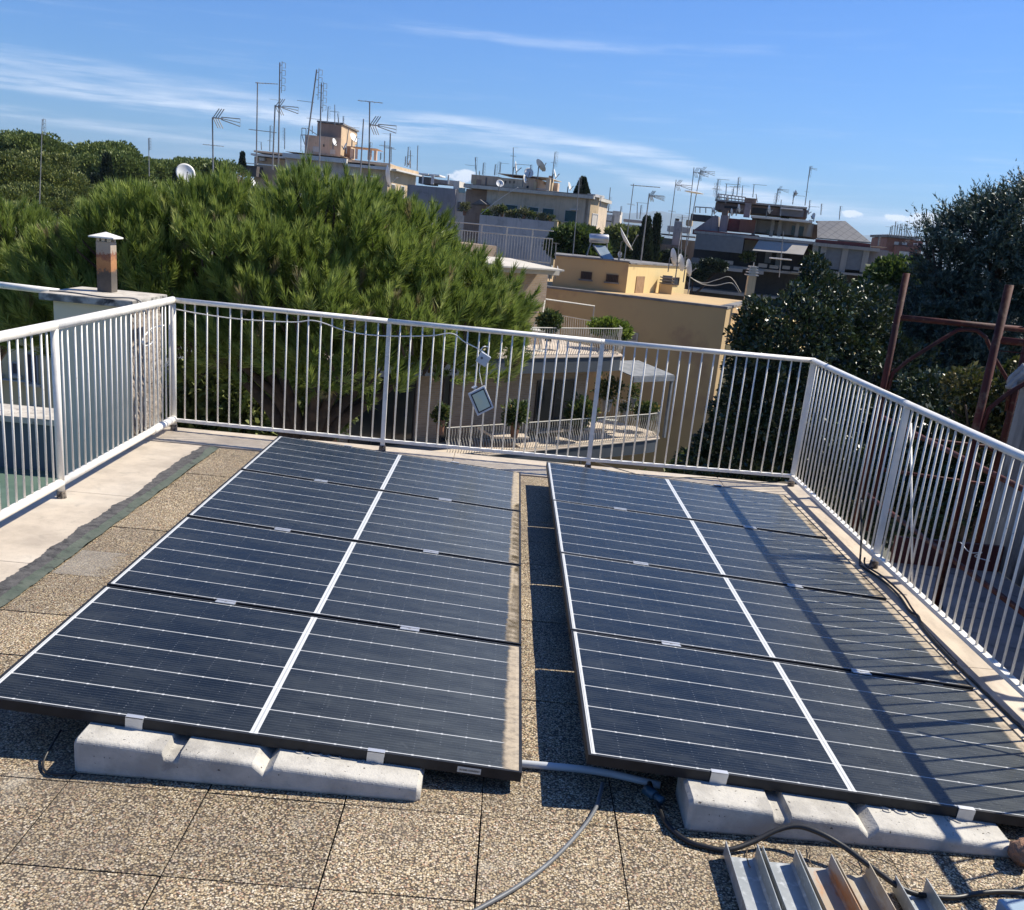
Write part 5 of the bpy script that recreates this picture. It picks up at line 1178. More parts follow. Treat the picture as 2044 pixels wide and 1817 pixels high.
# ---- cypresses
CYP=m_leaf('cypress_foliage',[(0,(.010,.020,.012)),(.5,(.020,.036,.018)),(1,(.04,.06,.03))],trans=.05)
def cyp(label,x,yt,yb,w,Y,seed,n=5000):
    k=Y/F; a=at(x,yt,Y=Y); b=at(x,yb,Y=Y); cl=[]; N=7
    for i in range(N):
        u=i/(N-1); q=(a.x,a.y,a.z-(a.z-b.z)*(.1+.85*u),max(.15,w*k*(.25+.75*u)),max(.15,w*k*(.25+.75*u)),(a.z-b.z)/N*1.0); cl.append(q)
    return leafy_tree('cypress',label,'cypress',(a.x,a.y,-18),cl,n,.016*Y/2.6 if Y<60 else .3,.5,CYP,.15,seed,updir=1.6,inner=.1,keep=.2,jit=.4,group='dark cypresses')
for i,(lab,x,yt,yb,w,Y) in enumerate((('tall dark cypress below the flat-topped umbrella pine',213,315,390,13,80),('shorter dark cypress left of the white dish, half hidden by the near pine',190,355,410,12,75),('small dark cypress behind the white dish',354,342,380,9,90),('cypress tip left of the pinkish building',484,308,335,5,130),
  ('broad dark cypress right of the far grey building',1292,441,530,17,70),('slim pointed cypress left of the stepped building',1313,435,520,8,75),('ragged dark conifer on the roof of the sandy building',1164,360,390,12,93))): cyp(lab,x,yt,yb,w,Y,60+i,n=6000 if w>10 else 3000)
# ---- magnolia, cedar and others on the right
MAG=m_leaf('glossy_magnolia_leaves',[(0,(.008,.018,.007)),(.45,(.022,.042,.014)),(.8,(.055,.085,.024)),(1,(.12,.10,.035))],rough=.38,trans=.05,spec=.65)
MAGB=m_leaf('bronze_magnolia_leaves',[(0,(.010,.018,.006)),(.45,(.045,.055,.014)),(.72,(.16,.13,.035)),(1,(.36,.28,.10))],rough=.3,trans=.15,spec=.5)
def cl_px(L,Y,dp=1.6):
    out=[]
    for a in L:
        cx,cy,rx,ry=a[:4]; y=Y+(a[4] if len(a)>4 else 0); k=y/F; p=at(cx,cy,Y=y); out.append((p.x,p.y,p.z,rx*k,min(dp,max(rx,ry)*k),ry*k))
    return out
ML=[(1570,690,100,95),(1640,600,62,52,.4),(1510,650,38,45),(1640,720,90,110,.5),(1515,765,60,105),(1590,840,120,110,-.2),(1470,850,50,85),(1420,900,35,50),(1710,660,60,80,.8),(1740,780,90,130,1),(1500,950,130,80,-.3),(1640,960,120,90,0),(1780,900,90,110,.6),(1625,540,22,30,.6)]
ML=[m_ for m_ in ML if m_[2]>1]
mb=at(1580,1000,Y=17)
leafy_tree('magnolia_tree','dark glossy magnolia with glinting leaves beyond the right end of the far railing','magnolia tree',(mb.x,mb.y,-18),cl_px(ML,17,1.4),130000,.080,.5,MAG,.25,71,updir=.2,inner=.35,keep=.35,jit=1.1,group=None,curl=.08,lump=.2)
ML2=[(1985,790,45,45),(1930,775,40,38),(2030,760,30,40),(1960,860,55,50),(2020,850,40,60)]
mb=at(1980,900,Y=12.5)
leafy_tree('magnolia_tree','young magnolia with bronze and yellow leaf tips behind the scaffold','magnolia tree',(mb.x,mb.y,-18),cl_px(ML2,12.5,.6),9500,.075,.45,MAGB,.10,72,updir=.3,inner=.3,keep=.4,jit=1.2,curl=.08)
ML3=[(1900,900,90,90),(2000,960,100,90),(1830,960,100,100),(1930,1040,120,80),(1760,1010,80,70),(2040,850,70,110,.5),(1850,820,70,70,.6)]
mb=at(1900,1100,Y=13.2)
leafy_tree('magnolia_tree','very dark glossy magnolia low behind the right railing and scaffold','magnolia tree',(mb.x,mb.y,-18),cl_px(ML3,13.2,.9),62000,.072,.5,MAG,.15,73,updir=.2,inner=.35,keep=.35,jit=1.1,curl=.08,lump=.2)
ML4=[(1590,960,60,60),(1500,1000,120,40),(1400,960,30,40)]
# cedar: layered sprays of short blue-green needles
CED=m_leaf('cedar_needles',[(0,(.012,.026,.021)),(.5,(.036,.064,.052)),(.85,(.085,.13,.105)),(1,(.15,.20,.16))],rough=.5,trans=.12)
def cedar(label,base,clumps,nb,seed,r0=.35,gl=.42):
    r=np.random.default_rng(seed); t=thing('cedar_tree',label,'cedar tree',base)
    P_,N_,rad=shell_points(clumps,nb,r,.25,lump=.38); k=keep_outer(P_,clumps,.2,r); P_,N_=P_[k],N_[k]; n=len(P_)
    D=N_*np.array([1,1,.35])+np.array([0,0,.30])+rnd_dirs(n,r)*.35; D/=np.linalg.norm(D,axis=1,keepdims=True)
    # each sprig: 5 twigs, each carrying needle triangles
    Vs=[];vals=[]; x,y=basis(D,r); nt_=5; nn=13
    sm=MB()
    for j in range(nt_):
        ang=(j-2)*.42+r.normal(size=n)*.15; d=D*np.cos(ang)[:,None]+x*np.sin(ang)[:,None]; L=gl*(.55+.6*r.random(n))*(1-.12*abs(j-2))
        u=np.linspace(.05,1,nn)[None,:]+r.random((n,nn))*.05
        c=P_[:,None,:]+d[:,None,:]*(u*L[:,None])[...,None]
        rd=rnd_dirs(n*nn,r).reshape(n,nn,3)*.8+d[:,None,:]*.6+np.array([0,0,.35]); rd/=np.linalg.norm(rd,axis=2,keepdims=True)
        tip=c+rd*(.065*(.7+.6*r.random((n,nn))))[...,None]; sd=np.cross(rd,d[:,None,:]+.01); sd/=np.linalg.norm(sd,axis=2,keepdims=True)+1e-9
        Vs.append(np.stack([c+sd*.013,c-sd*.013,tip],2).reshape(-1,3)); vals.append(np.clip(.42+.2*r.normal(size=n)[:,None]+.25*u-.1+.15*(r.random((n,nn))-.5),0,1).ravel())
    V=np.concatenate(Vs); np_mesh('crown',V,np.arange(len(V)).reshape(-1,3),CED,t,np.concatenate(vals))
    limbs(t,base,[c[:3] for c in clumps[:12]],r0,TRUNK,seed=seed,fork=.5); return t
CDL=[(2010,470,70,55),(2080,440,90,60),(1940,480,60,45),(1880,470,28,28),(1900,540,50,45),(1980,560,80,60),(2080,560,90,80),(1890,610,55,50),(1960,660,90,60),(2060,680,90,80),(1850,640,35,40),(1900,720,80,50),(2040,780,100,70),(1980,420,28,16),(1925,440,22,18),(1860,700,50,50),(1880,800,80,70)]
mb=at(2010,900,Y=19); 
cedar('tall blue-green cedar with layered boughs at the right edge',(mb.x,mb.y,-18),cl_px(CDL,19,1.6),5200,81)
GRN=m_leaf('fresh_green_foliage',[(0,(.022,.04,.012)),(.5,(.055,.095,.022)),(1,(.12,.17,.04))],trans=.25)
GL=[(1790,560,45,35),(1750,590,35,40),(1820,590,50,45),(1790,640,70,50),(1730,640,40,50),(1850,640,40,40)]
mb=at(1790,700,Y=32); leafy_tree('green_tree','bright green rounded tree between the magnolia and the cedar','tree',(mb.x,mb.y,-18),cl_px(GL,32,2),26000,.22,.5,GRN,.25,91,inner=.2,keep=.2,lump=.2)
GL=[(1150,480,42,22),(1120,492,25,14),(1180,500,30,16),(1160,508,45,14)]
mb=at(1150,520,Y=62); leafy_tree('green_tree','green cedar-like tree below the sandy building, left of the solar water tank','tree',(mb.x,mb.y,-18),cl_px(GL,62,3),16000,.35,.45,GRN,.25,92,inner=.2,keep=.2,updir=.1)
GL=[(1385,545,26,9),(1345,515,16,10),(1425,530,22,6)]
mb=at(1390,560,Y=70); leafy_tree('green_tree','dark shrubby tree under the grey screen of the stepped building','tree',(mb.x,mb.y,-18),cl_px(GL,70,3),7000,.3,.45,CYP,.2,93)
GL=[(1270,480,40,14),(1240,470,25,10),(1300,520,40,20),(1240,500,30,14)]
mb=at(1270,520,Y=85); leafy_tree('green_tree','dark tree mass right of the big tilted dish','tree',(mb.x,mb.y,-18),cl_px(GL,85,3),9000,.5,.45,UMB2,.25,94)
# dark garden trees low down behind the pine (fills the shade between the buildings)
for i,(lab,L,Y) in enumerate((('dark leafy tree low in the shade, right of the chimney block',[(385,840,50,60),(470,800,60,60),(420,760,60,40),(540,850,60,50)],22),('dark leafy tree in the shade between the chimney block and the middle post',[(640,800,70,50),(590,760,50,40),(700,760,40,30)],27),('dark leafy tree at street level below the ochre wall',[(1400,960,60,50),(1300,1000,80,40)],30))):
    mb=at(L[0][0],L[0][1]+80,Y=Y); leafy_tree('green_tree',lab,'tree',(mb.x,mb.y,-18),cl_px(L,Y,2),9000,.25,.5,UMB2,.15,101+i)
# ---- plants on the balconies and terraces
POT=mat('terracotta_pot',(.30,.14,.08),(.22,.11,.07),rough=.85); DPOT=mat('dark_pot',(.06,.06,.055),rough=.7); WPOT=mat('grey_pot',(.33,.33,.32),rough=.8)
BUSH=m_leaf('bush_leaves',[(0,(.03,.05,.02)),(.5,(.07,.11,.035)),(.85,(.16,.20,.06)),(1,(.40,.26,.08))],trans=.25)
LIME=m_leaf('lime_leaves',[(0,(.07,.11,.015)),(.5,(.15,.22,.03)),(1,(.28,.34,.06))],trans=.35)
def potted(label,x,y,rx,ry,Y,n,mt,potm,seed,size=.12,poth=.45,group='potted plants on the terraces'):
    k=Y/F; p=at(x,y,Y=Y); r=np.random.default_rng(seed); base=(p.x,p.y,p.z-ry*k-poth*.8)
    t=thing('potted_plant',label,'potted plant',base,group); cl=[(p.x,p.y,p.z,rx*k,rx*k*.8,ry*k),(p.x+rx*k*.3,p.y,p.z+ry*k*.2,rx*k*.7,rx*k*.6,ry*k*.8),(p.x-rx*k*.35,p.y,p.z-ry*k*.15,rx*k*.65,rx*k*.6,ry*k*.7)]
    P_,N_,rad=shell_points(cl,n,r,.4,lump=.3); D=N_+rnd_dirs(n,r)*.8+np.array([0,0,.5]); D/=np.linalg.norm(D,axis=1,keepdims=True)
    V,Fc,v=leaf_faces(P_,D,size,.5,r,np.clip(.5+.25*r.normal(size=n),0,1),.1); np_mesh('foliage',V,Fc,mt,t,v)
    m=MB(); w=max(.14,rx*k*.45); m.lathe([(w*.7,0),(w,poth),(w*1.08,poth),(w*1.08,poth+.05),(w*.9,poth+.05)],(0,0,0),14); m.build('pot',potm,t,local=True)
    m=MB(); m.tube([(0,0,poth),(0.02,0,poth+ry*k)],.02,5); m.build('stem',TRUNK,t,local=True)
P8=lambda x,y:c8(x,y)
def P9(x,y): return (1300+x/4.542)/1.2524,(900+y/4.542)/1.2524
for i,(lab,pt,rx,ry,Y,n,mt,pm,sz) in enumerate((
 ('dark bush with orange blossom tips in a pot on the upper curved balcony',P8(780,580),20,17,35.5,1500,BUSH,DPOT,.14),
 ('lime green feathery shrub in planters at the right end of the upper balcony',P8(1190,620),32,13,39,2200,LIME,WPOT,.16),
 ('second lime green shrub spilling beside the first',P8(1280,660),18,14,39.5,1200,LIME,WPOT,.16),
 ('wide grey-green bush in front of the lit brick corner of the lower balcony',P9(690,600),26,26,36.5,2200,BUSH,DPOT,.14),
 ('thin tall shrub against the ochre wall on the lower balcony',P9(1000,340),26,24,39.5,900,BUSH,WPOT,.14),
 ('feathery green plant at the right end of the lower balcony',P9(1430,580),22,16,39.8,1300,BUSH,DPOT,.13),
 ('wispy dark climber in front of the ochre wall',P9(1290,370),10,18,40,260,BUSH,WPOT,.12),
 ('leafy shrub on the left part of the lower balcony, below the flood light',P8(540,1240),22,24,33,1300,BUSH,POT,.13),
 ('leafy shrub on the lower balcony far left behind the railing',P8(10,1240),14,18,32,700,BUSH,POT,.13),
 ('broad shrub in the shade near the middle post',(665,845),26,22,30,1200,BUSH,POT,.13),
 ('white flowering shrub between the lower balcony bushes',P9(1200,540),9,9,39,350,m_leaf('white_blossom',[(0,(.06,.09,.03)),(.6,(.14,.17,.07)),(1,(.55,.55,.5))],trans=.2),WPOT,.11))): potted(lab,*pt,rx,ry,Y,n,mt,pm,200+i,sz)
# row of planters on the sandy terrace
DRY=m_leaf('dry_olive_leaves',[(0,(.06,.07,.03)),(.5,(.16,.16,.07)),(1,(.34,.30,.16))],trans=.2)
row=[(75,1290,10,16,'grey-brown bush at the very left of the planted terrace'),(410,1370,9,7,'small lime bush at the left of the planted terrace'),(560,1340,14,12,'olive dry bush, broadest on the planted terrace'),(640,1330,9,13,'tall dry bush before the first teal shutter'),(760,1400,9,10,'green bush right of the open door gap'),(850,1390,8,12,'leggy green bush in the middle of the planted terrace'),(970,1370,11,14,'reddish brown bush before the middle of the sandy facade'),(1080,1410,9,9,'grey bush below the second teal shutter'),(1250,1440,11,9,'round grey green bush below the third teal shutter'),(1370,1460,8,7,'low green bush at the right of the planted terrace'),(1480,1540,4,6,'small dark bush by the lit parapet end')]
for i,(x,y,rx,ry,lab) in enumerate(row):
    x_,y_=c4(x,y); s,z=B2.hit(x_,y_,v=2.0); p=B2.w(s,2.0,z); k=p.y/F
    potted(lab,x_,y_+4.5,rx*.8,ry*.55,p.y,300 if rx>8 else 150,LIME if i==1 else DRY if i%2==0 else BUSH,(POT,WPOT,DPOT)[i%3],240+i,.22,.35,'planters on the sandy terrace')
# distant roofs plants on stepped building
for i,(x,y,rx,ry,lab) in enumerate(((1240,645,6,7,'small dark shrub on the top storey of the stepped building'),(920,1000,10,8,'dark plant trailing on the balcony of the stepped building'),(1500,1050,8,14,'dark plant left of the grey screens of the stepped building'))):
    x_,y_=c5(x,y); potted(lab,x_,y_,rx,ry*.7,(80.5,75.2,73.5)[i],260,BUSH,DPOT,270+i,.3,.3)

# ---- garden furniture on the curved balconies
IRON=mat('white_iron',(.55,.54,.50),(.46,.45,.42),rough=.5)
def chair(label,s,v,z,rot,col=IRON):
    p=BP.w(s,v,z); t=thing('garden_chair',label,'chair',p,'garden chairs on the balconies')
    m=MB(); m.box(-.24,.24,-.24,.24,.42,.46,.01); m.build('seat',col,t,local=True)
    m=MB(); m.tube([(-.24,.24,.46),(-.24,.28,.85),(-.12,.29,.98),(.12,.29,.98),(.24,.28,.85),(.24,.24,.46)],.018,6)
    for x in (-.12,0,.12): m.tube([(x,.25,.46),(x,.29,.97)],.010,5)
    m.build('backrest',col,t,local=True)
    for x in (-.2,.2):
        for y in (-.2,.2):
            m=MB(); m.tube([(x,y,.42),(x*1.15,y*1.15,0)],.014,5); m.build('leg',col,t,local=True)
    t.rotation_euler=(0,0,rot)
chair('white iron chair on the upper balcony behind the bush with orange tips',4.6,-2.0,-2.278,.6)
chair('white iron chair on the upper balcony, the middle one of three',5.6,-2.3,-2.278,-.7)
chair('white iron chair on the upper balcony nearest the lime shrubs',6.3,-1.7,-2.278,2.2)
chair('white iron chair on the lower balcony beside the wide grey-green bush',7.2,-1.2,-5.398,1.2)
chair('white iron chair at the right end of the lower balcony',9.4,-1.6,-5.398,-1.9)
def table(label,s,v,z,r,h):
    p=BP.w(s,v,z); t=thing('garden_table',label,'table',p); m=MB(); m.lathe([(.001,h),(r,h),(r,h+.03),(.001,h+.03)],n=20); m.build('tabletop',IRON,t,local=True); m=MB(); m.tube([(0,0,h),(0,0,.03)],.03,8); m.tube([(0,0,.03),(0,0,0)],[.2,.22],12); m.build('pedestal',IRON,t,local=True)
table('round white table between the chairs on the upper balcony',5.2,-1.5,-2.278,.42,.70)
table('low round white table on the lower balcony between the two chairs',8.3,-1.5,-5.398,.40,.55)
def lounger(label,s,v,z,rot):
    p=BP.w(s,v,z); t=thing('sun_lounger',label,'sun lounger',p); m=MB(); m.box(-.3,.3,-.95,.35,.30,.38,.02); m.build('mattress',TERF,t,local=True); m=MB(); m.hexa([(-.3,.36,.30),(.3,.36,.30),(.3,.95,.62),(-.3,.95,.62),(-.3,.36,.38),(.3,.36,.38),(.3,.92,.70),(-.3,.92,.70)]); m.build('backrest',TERF,t,local=True)
    for x in (-.26,.26):
        for y in (-.85,.6): m=MB(); m.box(x-.02,x+.02,y-.02,y+.02,0,.30); m.build('leg',DKFR,t,local=True)
    t.rotation_euler=(0,0,rot)
lounger('beige sun lounger on the left half of the lower balcony',3.2,-.85,-5.398,1.9)
# ================================================================= AERIALS AND DISHES
def head_ladder(m,top,k,side=1):
    # tall column of four small loops on the mast
    h=.30*k
    for i in range(4):
        z=top.z-i*h*1.05; x=top.x+side*.10*k
        m.tube([Vector((x,top.y,z)),Vector((x+side*.16*k,top.y,z)),Vector((x+side*.16*k,top.y,z-h*.7)),Vector((x,top.y,z-h*.7)),Vector((x,top.y,z))],.012*k**.5,4)
        m.tube([Vector((top.x,top.y,z-h*.35)),Vector((x,top.y,z-h*.35))],.012*k**.5,4)
    m.tube([Vector((top.x+side*.10*k,top.y,top.z+.06*k)),Vector((top.x+side*.10*k,top.y,top.z-4.2*h))],.012*k**.5,4)
def head_corner(m,top,k,side=1):
    c=top; L=.22*k
    m.tube([c,c+Vector((side*.32*k,-.05,-.01*k))],.018*k,5)
    for i in range(3):
        q=c+Vector((side*(.02+.07*i)*k,0,0))
        m.tube([q,q+Vector((side*.16*k,.05,.26*k))],.013*k,4); m.tube([q,q+Vector((side*.13*k,.05,-.26*k))],.013*k,4)
    a=c+Vector((side*.26*k,0,0)); b=c+Vector((side*.82*k,-.1*k,0))
    m.tube([a+Vector((0,0,.035*k)),b+Vector((0,0,.03*k)),b+Vector((0,0,-.17*k)),a+Vector((0,0,-.03*k)),a+Vector((0,0,.035*k))],.014*k,5)
    m.tube([a,b+Vector((0,0,-.07*k))],.010*k,4)
def head_yagi(m,top,k,side=1,n=7,yaw=.35,L=.95):
    d=Vector((side*math.cos(yaw),-math.sin(yaw),0)); p=Vector((-d.y,d.x,0)); m.tube([top-d*.1*k,top+d*L*k],.013*k,5)
    for i in range(n):
        q=top+d*(L*k*(i+.3)/n); w=.16*k*(1-.4*i/n); m.tube([q-p*w,q+p*w],.008*k,4)
def head_flat(m,top,k,side=1):
    for dx,w in ((-.45,.25),(-.15,.3),(.15,.3),(.45,.25)):
        m.tube([top+Vector((dx*k,-w*k,0)),top+Vector((dx*k+.05*k,w*k,0))],.012*k,4)
    m.tube([top+Vector((-.55*k,0,.0)),top+Vector((.6*k,0,-.0))],.015*k,5)
def head_tee(m,top,k,side=1):
    m.tube([top+Vector((-.38*k,0,.01)),top+Vector((.38*k,0,-.01))],.012*k,4); m.tube([top+Vector((-.3*k,.1,.06*k)),top+Vector((.3*k,-.1,.05*k))],.009*k,4)
HEADS=dict(ladder=head_ladder,corner=head_corner,yagi=head_yagi,flat=head_flat,tee=head_tee)
def aerial(label,b,t,Y,heads,rr=.026,group='aerials on the roofs'):
    """b, t: foot and top of the mast as surveyed; heads: (kind, fraction down from the top, size m, side)"""
    pb0=at(*b,Y=Y); pt0=at(*t,Y=Y); o=thing('aerial',label,'aerial',pb0,group); r=max(rr*.68,Y*.00034)
    m=MB(); m.tube([pb0,pt0],[r*1.25,r],6); m.build('mast',MAST,o)
    for kind,fr,sz,side in heads:
        q=pt0.lerp(pb0,fr); m=MB(); HEADS[kind](m,q,sz*(Y/40)**.0 if False else sz,side); 
        m.build({'ladder':'dipole_stack','corner':'corner_reflector','yagi':'yagi_head','flat':'flat_head','tee':'cross_rods'}[kind],MAST,o)
    return o
NEAR='aerials on the brick building roof'
L=aerial
L('thin mast at the left edge with a small looped head over the umbrella pines',(100.5*0+79,407),(84.5,238),30,[('ladder',.0,.33,1)],.018,NEAR)
L('short mast with a looped head above the long low umbrella pine',(298,352),(296.5,276),34,[('ladder',.0,.28,1)],.018,NEAR)
L('bold aerial with v-shaped reflector and long loop, alone on the left of the skyline',(426,372),(424,235),30,[('corner',.0,.95,1),('flat',.40,.50,1)],.028,NEAR)
L('tall mast with a single boom pointing right, left of the aerial cluster',c2(272,1050),c2(282,355),38,[('yagi',.01,.85,1)],.03,NEAR)
L('tallest mast of the cluster, with a stack of loops at its tip',c2(455,1210),c2(470,190),38,[('ladder',.0,.75,1),('yagi',.305,.35,-1)],.034,NEAR)
L('leaning mast carrying a wide x-shaped aerial in the cluster',c2(408,1090),c2(430,548),38,[('corner',.02,1.0,1),('yagi',.42,.9,-1)],.034,NEAR)
L('mast leaning right with loops at its tip and a left boom, before the brown tower',c2(672,1070),c2(780,250),38,[('ladder',.0,.75,1),('yagi',.33,.55,-1)],.036,NEAR)
L('upright mast in front of the brown tower with a stack of small loops',c2(800,1085),c2(820,365),38,[('ladder',.0,.72,1),('yagi',.42,.5,-1)],.034,NEAR)
L('mast with a flat cross head and a wide corner aerial, right of the brown tower',c2(1218,1200),c2(1226,520),38,[('flat',.0,.75,1),('corner',.28,1.15,1),('ladder',.5,.4,1)],.034,NEAR)
L('bare leaning mast left of the wide corner aerial',c2(1142,1220),c2(1174,665),38,[('tee',.06,.1,1)],.032,NEAR)
L('dark mast with two cross rods above the peach flank',c2(1385,1240),c2(1400,785),38,[('yagi',.02,.3,-1),('tee',.28,.55,1)],.034,NEAR)
L('short grey mast left of the dark cross-rod mast',c2(1348,1030),c2(1353,850),44,[('tee',.25,.6,-1)],.03,NEAR)
FAR='aerials on the far roofs'
for i,(lab,b,t,h) in enumerate((('faint mast right above the tower, the left of three',c2(868,695),c2(876,560),[('ladder',0,1.2,1)]),('faint mast above the tower with cross rods, middle of three',c2(932,720),c2(932,545),[('tee',.35,1.6,1)]),('faint leaning mast above the tower, the right of three',c2(968,710),c2(956,620),[('ladder',0,.8,1)]),
 ('faint short mast just right of the tower',c2(1002,720),c2(1002,642),[('ladder',0,.8,1)]),('thin mast with a ladder head left of the tower',c2(510,920),c2(512,742),[('ladder',0,1.2,-1)]),('thin mast with cross rods between the tall masts',c2(385,935),c2(388,722),[('ladder',0,1.2,1),('tee',.6,1,1)]),
 ('low hooked mast on the pinkish roof at its left end',c2(315,925),c2(312,858),[('yagi',0,.6,-1)]),('mast with a hooked head right of the tower dishes',c2(1030,890),c2(1050,735),[('yagi',0,1.6,1)]),('square-topped pipe mast before the roof pergola',c2(1118,900),c2(1122,830),[('tee',0,1.0,1)]),
 ('slim mast by the right end of the pergola',c2(1405,1030),c2(1408,900),[('tee',.1,1.0,1)]),('small mast at the foot of the pergola',c2(1315,1010),c2(1318,950),[('ladder',0,.6,1)]))): L(lab,b,t,139,h,.05,FAR)
for i,(lab,b,t,h) in enumerate((('first of the thin masts over the peach flank',c2(1522,1060),c2(1528,980),[('ladder',0,.9,1)]),('second thin mast over the peach flank, with loops',c2(1540,1070),c2(1550,900),[('ladder',0,1.2,1)]),('third thin mast over the peach flank, with rods',c2(1568,1080),c2(1570,930),[('tee',.3,1.1,1)]),('bare tall mast at the right end of the peach flank',c2(1625,1100),c2(1630,890),[('ladder',0,.5,1)]))): L(lab,b,t,155,h,.05,FAR)
for i,(lab,b,t,h) in enumerate((('mast with slanting side boom over the left end of the sandy building',c4(248,830),c4(230,565),[('ladder',0,.8,1),('yagi',.5,1.0,-1)]),('thin looped mast second from the left over the sandy building',c4(342,830),c4(355,650),[('ladder',0,.8,1)]),('thin looped mast third from the left over the sandy building',c4(520,840),c4(535,675),[('ladder',0,.7,1)]),
 ('mast with dense loops left of the tall hooked one on the sandy building',c4(605,800),c4(620,640),[('ladder',0,.9,-1),('yagi',.1,.8,1)]),('tall hooked mast on the sandy roof house',c4(800,830),c4(808,420),[('yagi',0,.5,1),('tee',.32,.7,1)]),('mast with a right boom behind the orange dish',c4(850,830),c4(852,670),[('yagi',0,1.4,1)]),('short thin mast between the two big dishes',c4(1065,800),c4(1072,680),[('ladder',0,.7,1)]),
 ('leaning tall mast by the chimney at the right of the roof house',c4(1395,880),c4(1440,485),[('ladder',0,1.0,1),('tee',.42,.7,1)]),('tiny mast stub on the left roof house',c4(292,830),c4(292,775),[('ladder',0,.3,1)]),('mast before the dark conifer on the sandy roof',c3(1425,590),c3(1435,460),[('ladder',0,.7,1),('tee',.5,.6,1)]))): L(lab,b,t,92,h,.04,'aerials on the sandy building')
for i,(lab,b,t,Y,h) in enumerate((('tall thin mast rising in front of the sandy building and its teal door',c3(1380,1085),c3(1432,465),50,[('tee',.42,.25,-1)]),('short mast left of the solar water tank',c3(1240,1110),c3(1245,980),46,[('tee',.05,.4,-1)]),
 ('mast with a long right boom above the far grey building',c3(1790,1120),c3(1865,510),49,[('yagi',.02,1.3,1),('tee',.27,.5,1)]),('mast with a corner aerial at the right of the solar water tank',c3(1925,1130),c3(1992,585),48,[('corner',.03,.8,1)]),
 ('slim mast before the far grey building, left one',c3(1662,740),c3(1680,540),120,[('ladder',.4,1.0,1)]),('slim mast behind the far grey building roof, right one',c3(1760,760),c3(1765,690),130,[('ladder',0,.8,1)]),('hooked thin mast over the far grey roof',c3(1892,790),c3(1896,660),130,[('yagi',0,1.5,1)]),('leaning thin mast at the right end of the far grey roof',c3(1915,790),c3(1925,680),130,[('ladder',0,.9,1)]),('low mast with a dark cap right of the sandy building',c3(1600,690),c3(1605,610),92,[('tee',0,.5,1)]),('second low mast with a dark cap right of the sandy building',c3(1645,720),c3(1648,658),110,[('tee',0,.6,1)]),
 ('pole with corner aerial left of the slim cypresses',c5(5,1030),c5(78,455),47,[('corner',.04,.85,1)]),('tall mast with corner aerial between the cypresses and the stepped building',c5(245,820),c5(308,340),60,[('corner',.09,1.1,1),('tee',.56,.6,1)]),('very tall left mast of a pair with corner reflectors',c5(378,1040),c5(460,235),47,[('corner',.05,.8,1),('flat',.48,.35,1)]),('right mast of the tall pair, with a looped stack and boom',c5(400,900),c5(520,240),47,[('corner',.04,.75,1),('ladder',.03,.35,1)]),
 ('pale pole standing on the ochre roof left of the white dishes',c5(320,1060),c5(345,700),45,[('tee',.1,.35,1)]),('second pale pole on the ochre roof beside the dishes',c5(345,1090),c5(360,640),45,[('tee',.08,.3,1)]),('lone tall mast at the right of the stepped building',c5(1405,560),c5(1448,225),74,[('ladder',.0,.6,1),('corner',.05,.6,1),('tee',.65,.4,1)]),('pale pole with a flat white crossbar before the beige awning',c5(1185,1170),c5(1222,780),50,[('tee',.60,.5,1)]),('short white street pole with a lamp-like knob at the right of the ochre roof',c5(408,1310),c5(430,1130),44,[('tee',0,.1,1)]),
 ('dense lattice of aerials at the left end of the stepped building roof',c5(645,510),c5(665,335),72,[('ladder',0,.7,1),('ladder',.2,.7,-1),('yagi',0,.8,1),('tee',.5,.9,1)]),('hooked mast with double boom on the stepped building roof',c5(730,470),c5(738,375),74,[('yagi',0,1.0,1),('tee',.3,.4,1)]),('mast with a pointed looped tip, centre of the stepped building aerials',c5(825,480),c5(838,320),74,[('ladder',0,.7,1),('tee',.5,.7,1)]),('short mast with rods left of the pointed one',c5(790,480),c5(800,405),74,[('tee',0,.9,1),('ladder',.2,.5,-1)]),('hooked mast right of the pointed one',c5(868,480),c5(876,390),74,[('yagi',0,.5,1)]),('square hooked mast by the chimney head',c5(960,490),c5(972,380),74,[('yagi',0,.9,1)]),('thin tripod mast right of the chimney head',c5(1000,530),c5(988,460),74,[('ladder',.5,.1,1)]),
 ('bushy aerial cluster on the middle of the stepped building',c5(1155,560),c5(1175,415),73,[('ladder',0,.7,1),('corner',.05,.9,1),('ladder',.3,.6,-1)]),('stub mast with a ball top beside the bushy cluster',c5(1195,650),c5(1203,510),72,[('tee',.02,.15,1)]),('mast with a small white dish on the stepped building',c5(1300,550),c5(1312,440),73,[('yagi',.3,.8,1)]),('black spiky mast right of the stepped building roof',c5(1440,600),c5(1445,515),72,[('ladder',0,.4,1),('yagi',.6,.7,1)]),('second black spiky mast over the slate roof',c5(1540,640),c5(1545,545),72,[('ladder',0,.4,1)]),('thin mast right of the slate roof against the sky',c5(1697,680),c5(1706,565),110,[('ladder',0,.8,1)]),('thin aerial at the far right over the hills',c5(2028,905),c5(2036,830),120,[('ladder',0,.7,1)]),('thin mast among the old roofs left of the stepped building',c5(355,740),c5(362,660),83,[('flat',0,.8,1)]))): L(lab,b,t,Y,h,.026,'aerials left and right of the stepped building')
rs=random.Random(5)
ex=[(232,500,250,360),(262,500,272,345),(300,500,318,290),(330,505,345,330),(358,505,385,320),(395,505,402,350),(430,510,445,325),(455,510,470,320),(505,500,470,410),(540,500,505,420),(575,500,585,345),(600,505,612,380)]
for i,(a,b,c_,d) in enumerate(ex): L(f'thin aerial number {i+1} from the left in the row on the red brick building',c6(a,b),c6(c_,d),124,[('ladder',0,.8+rs.random()*.4,1)]+([('yagi',.15,1.0,-1 if i%2 else 1)] if i%2 else []),.035,'thicket of aerials on the red brick building')
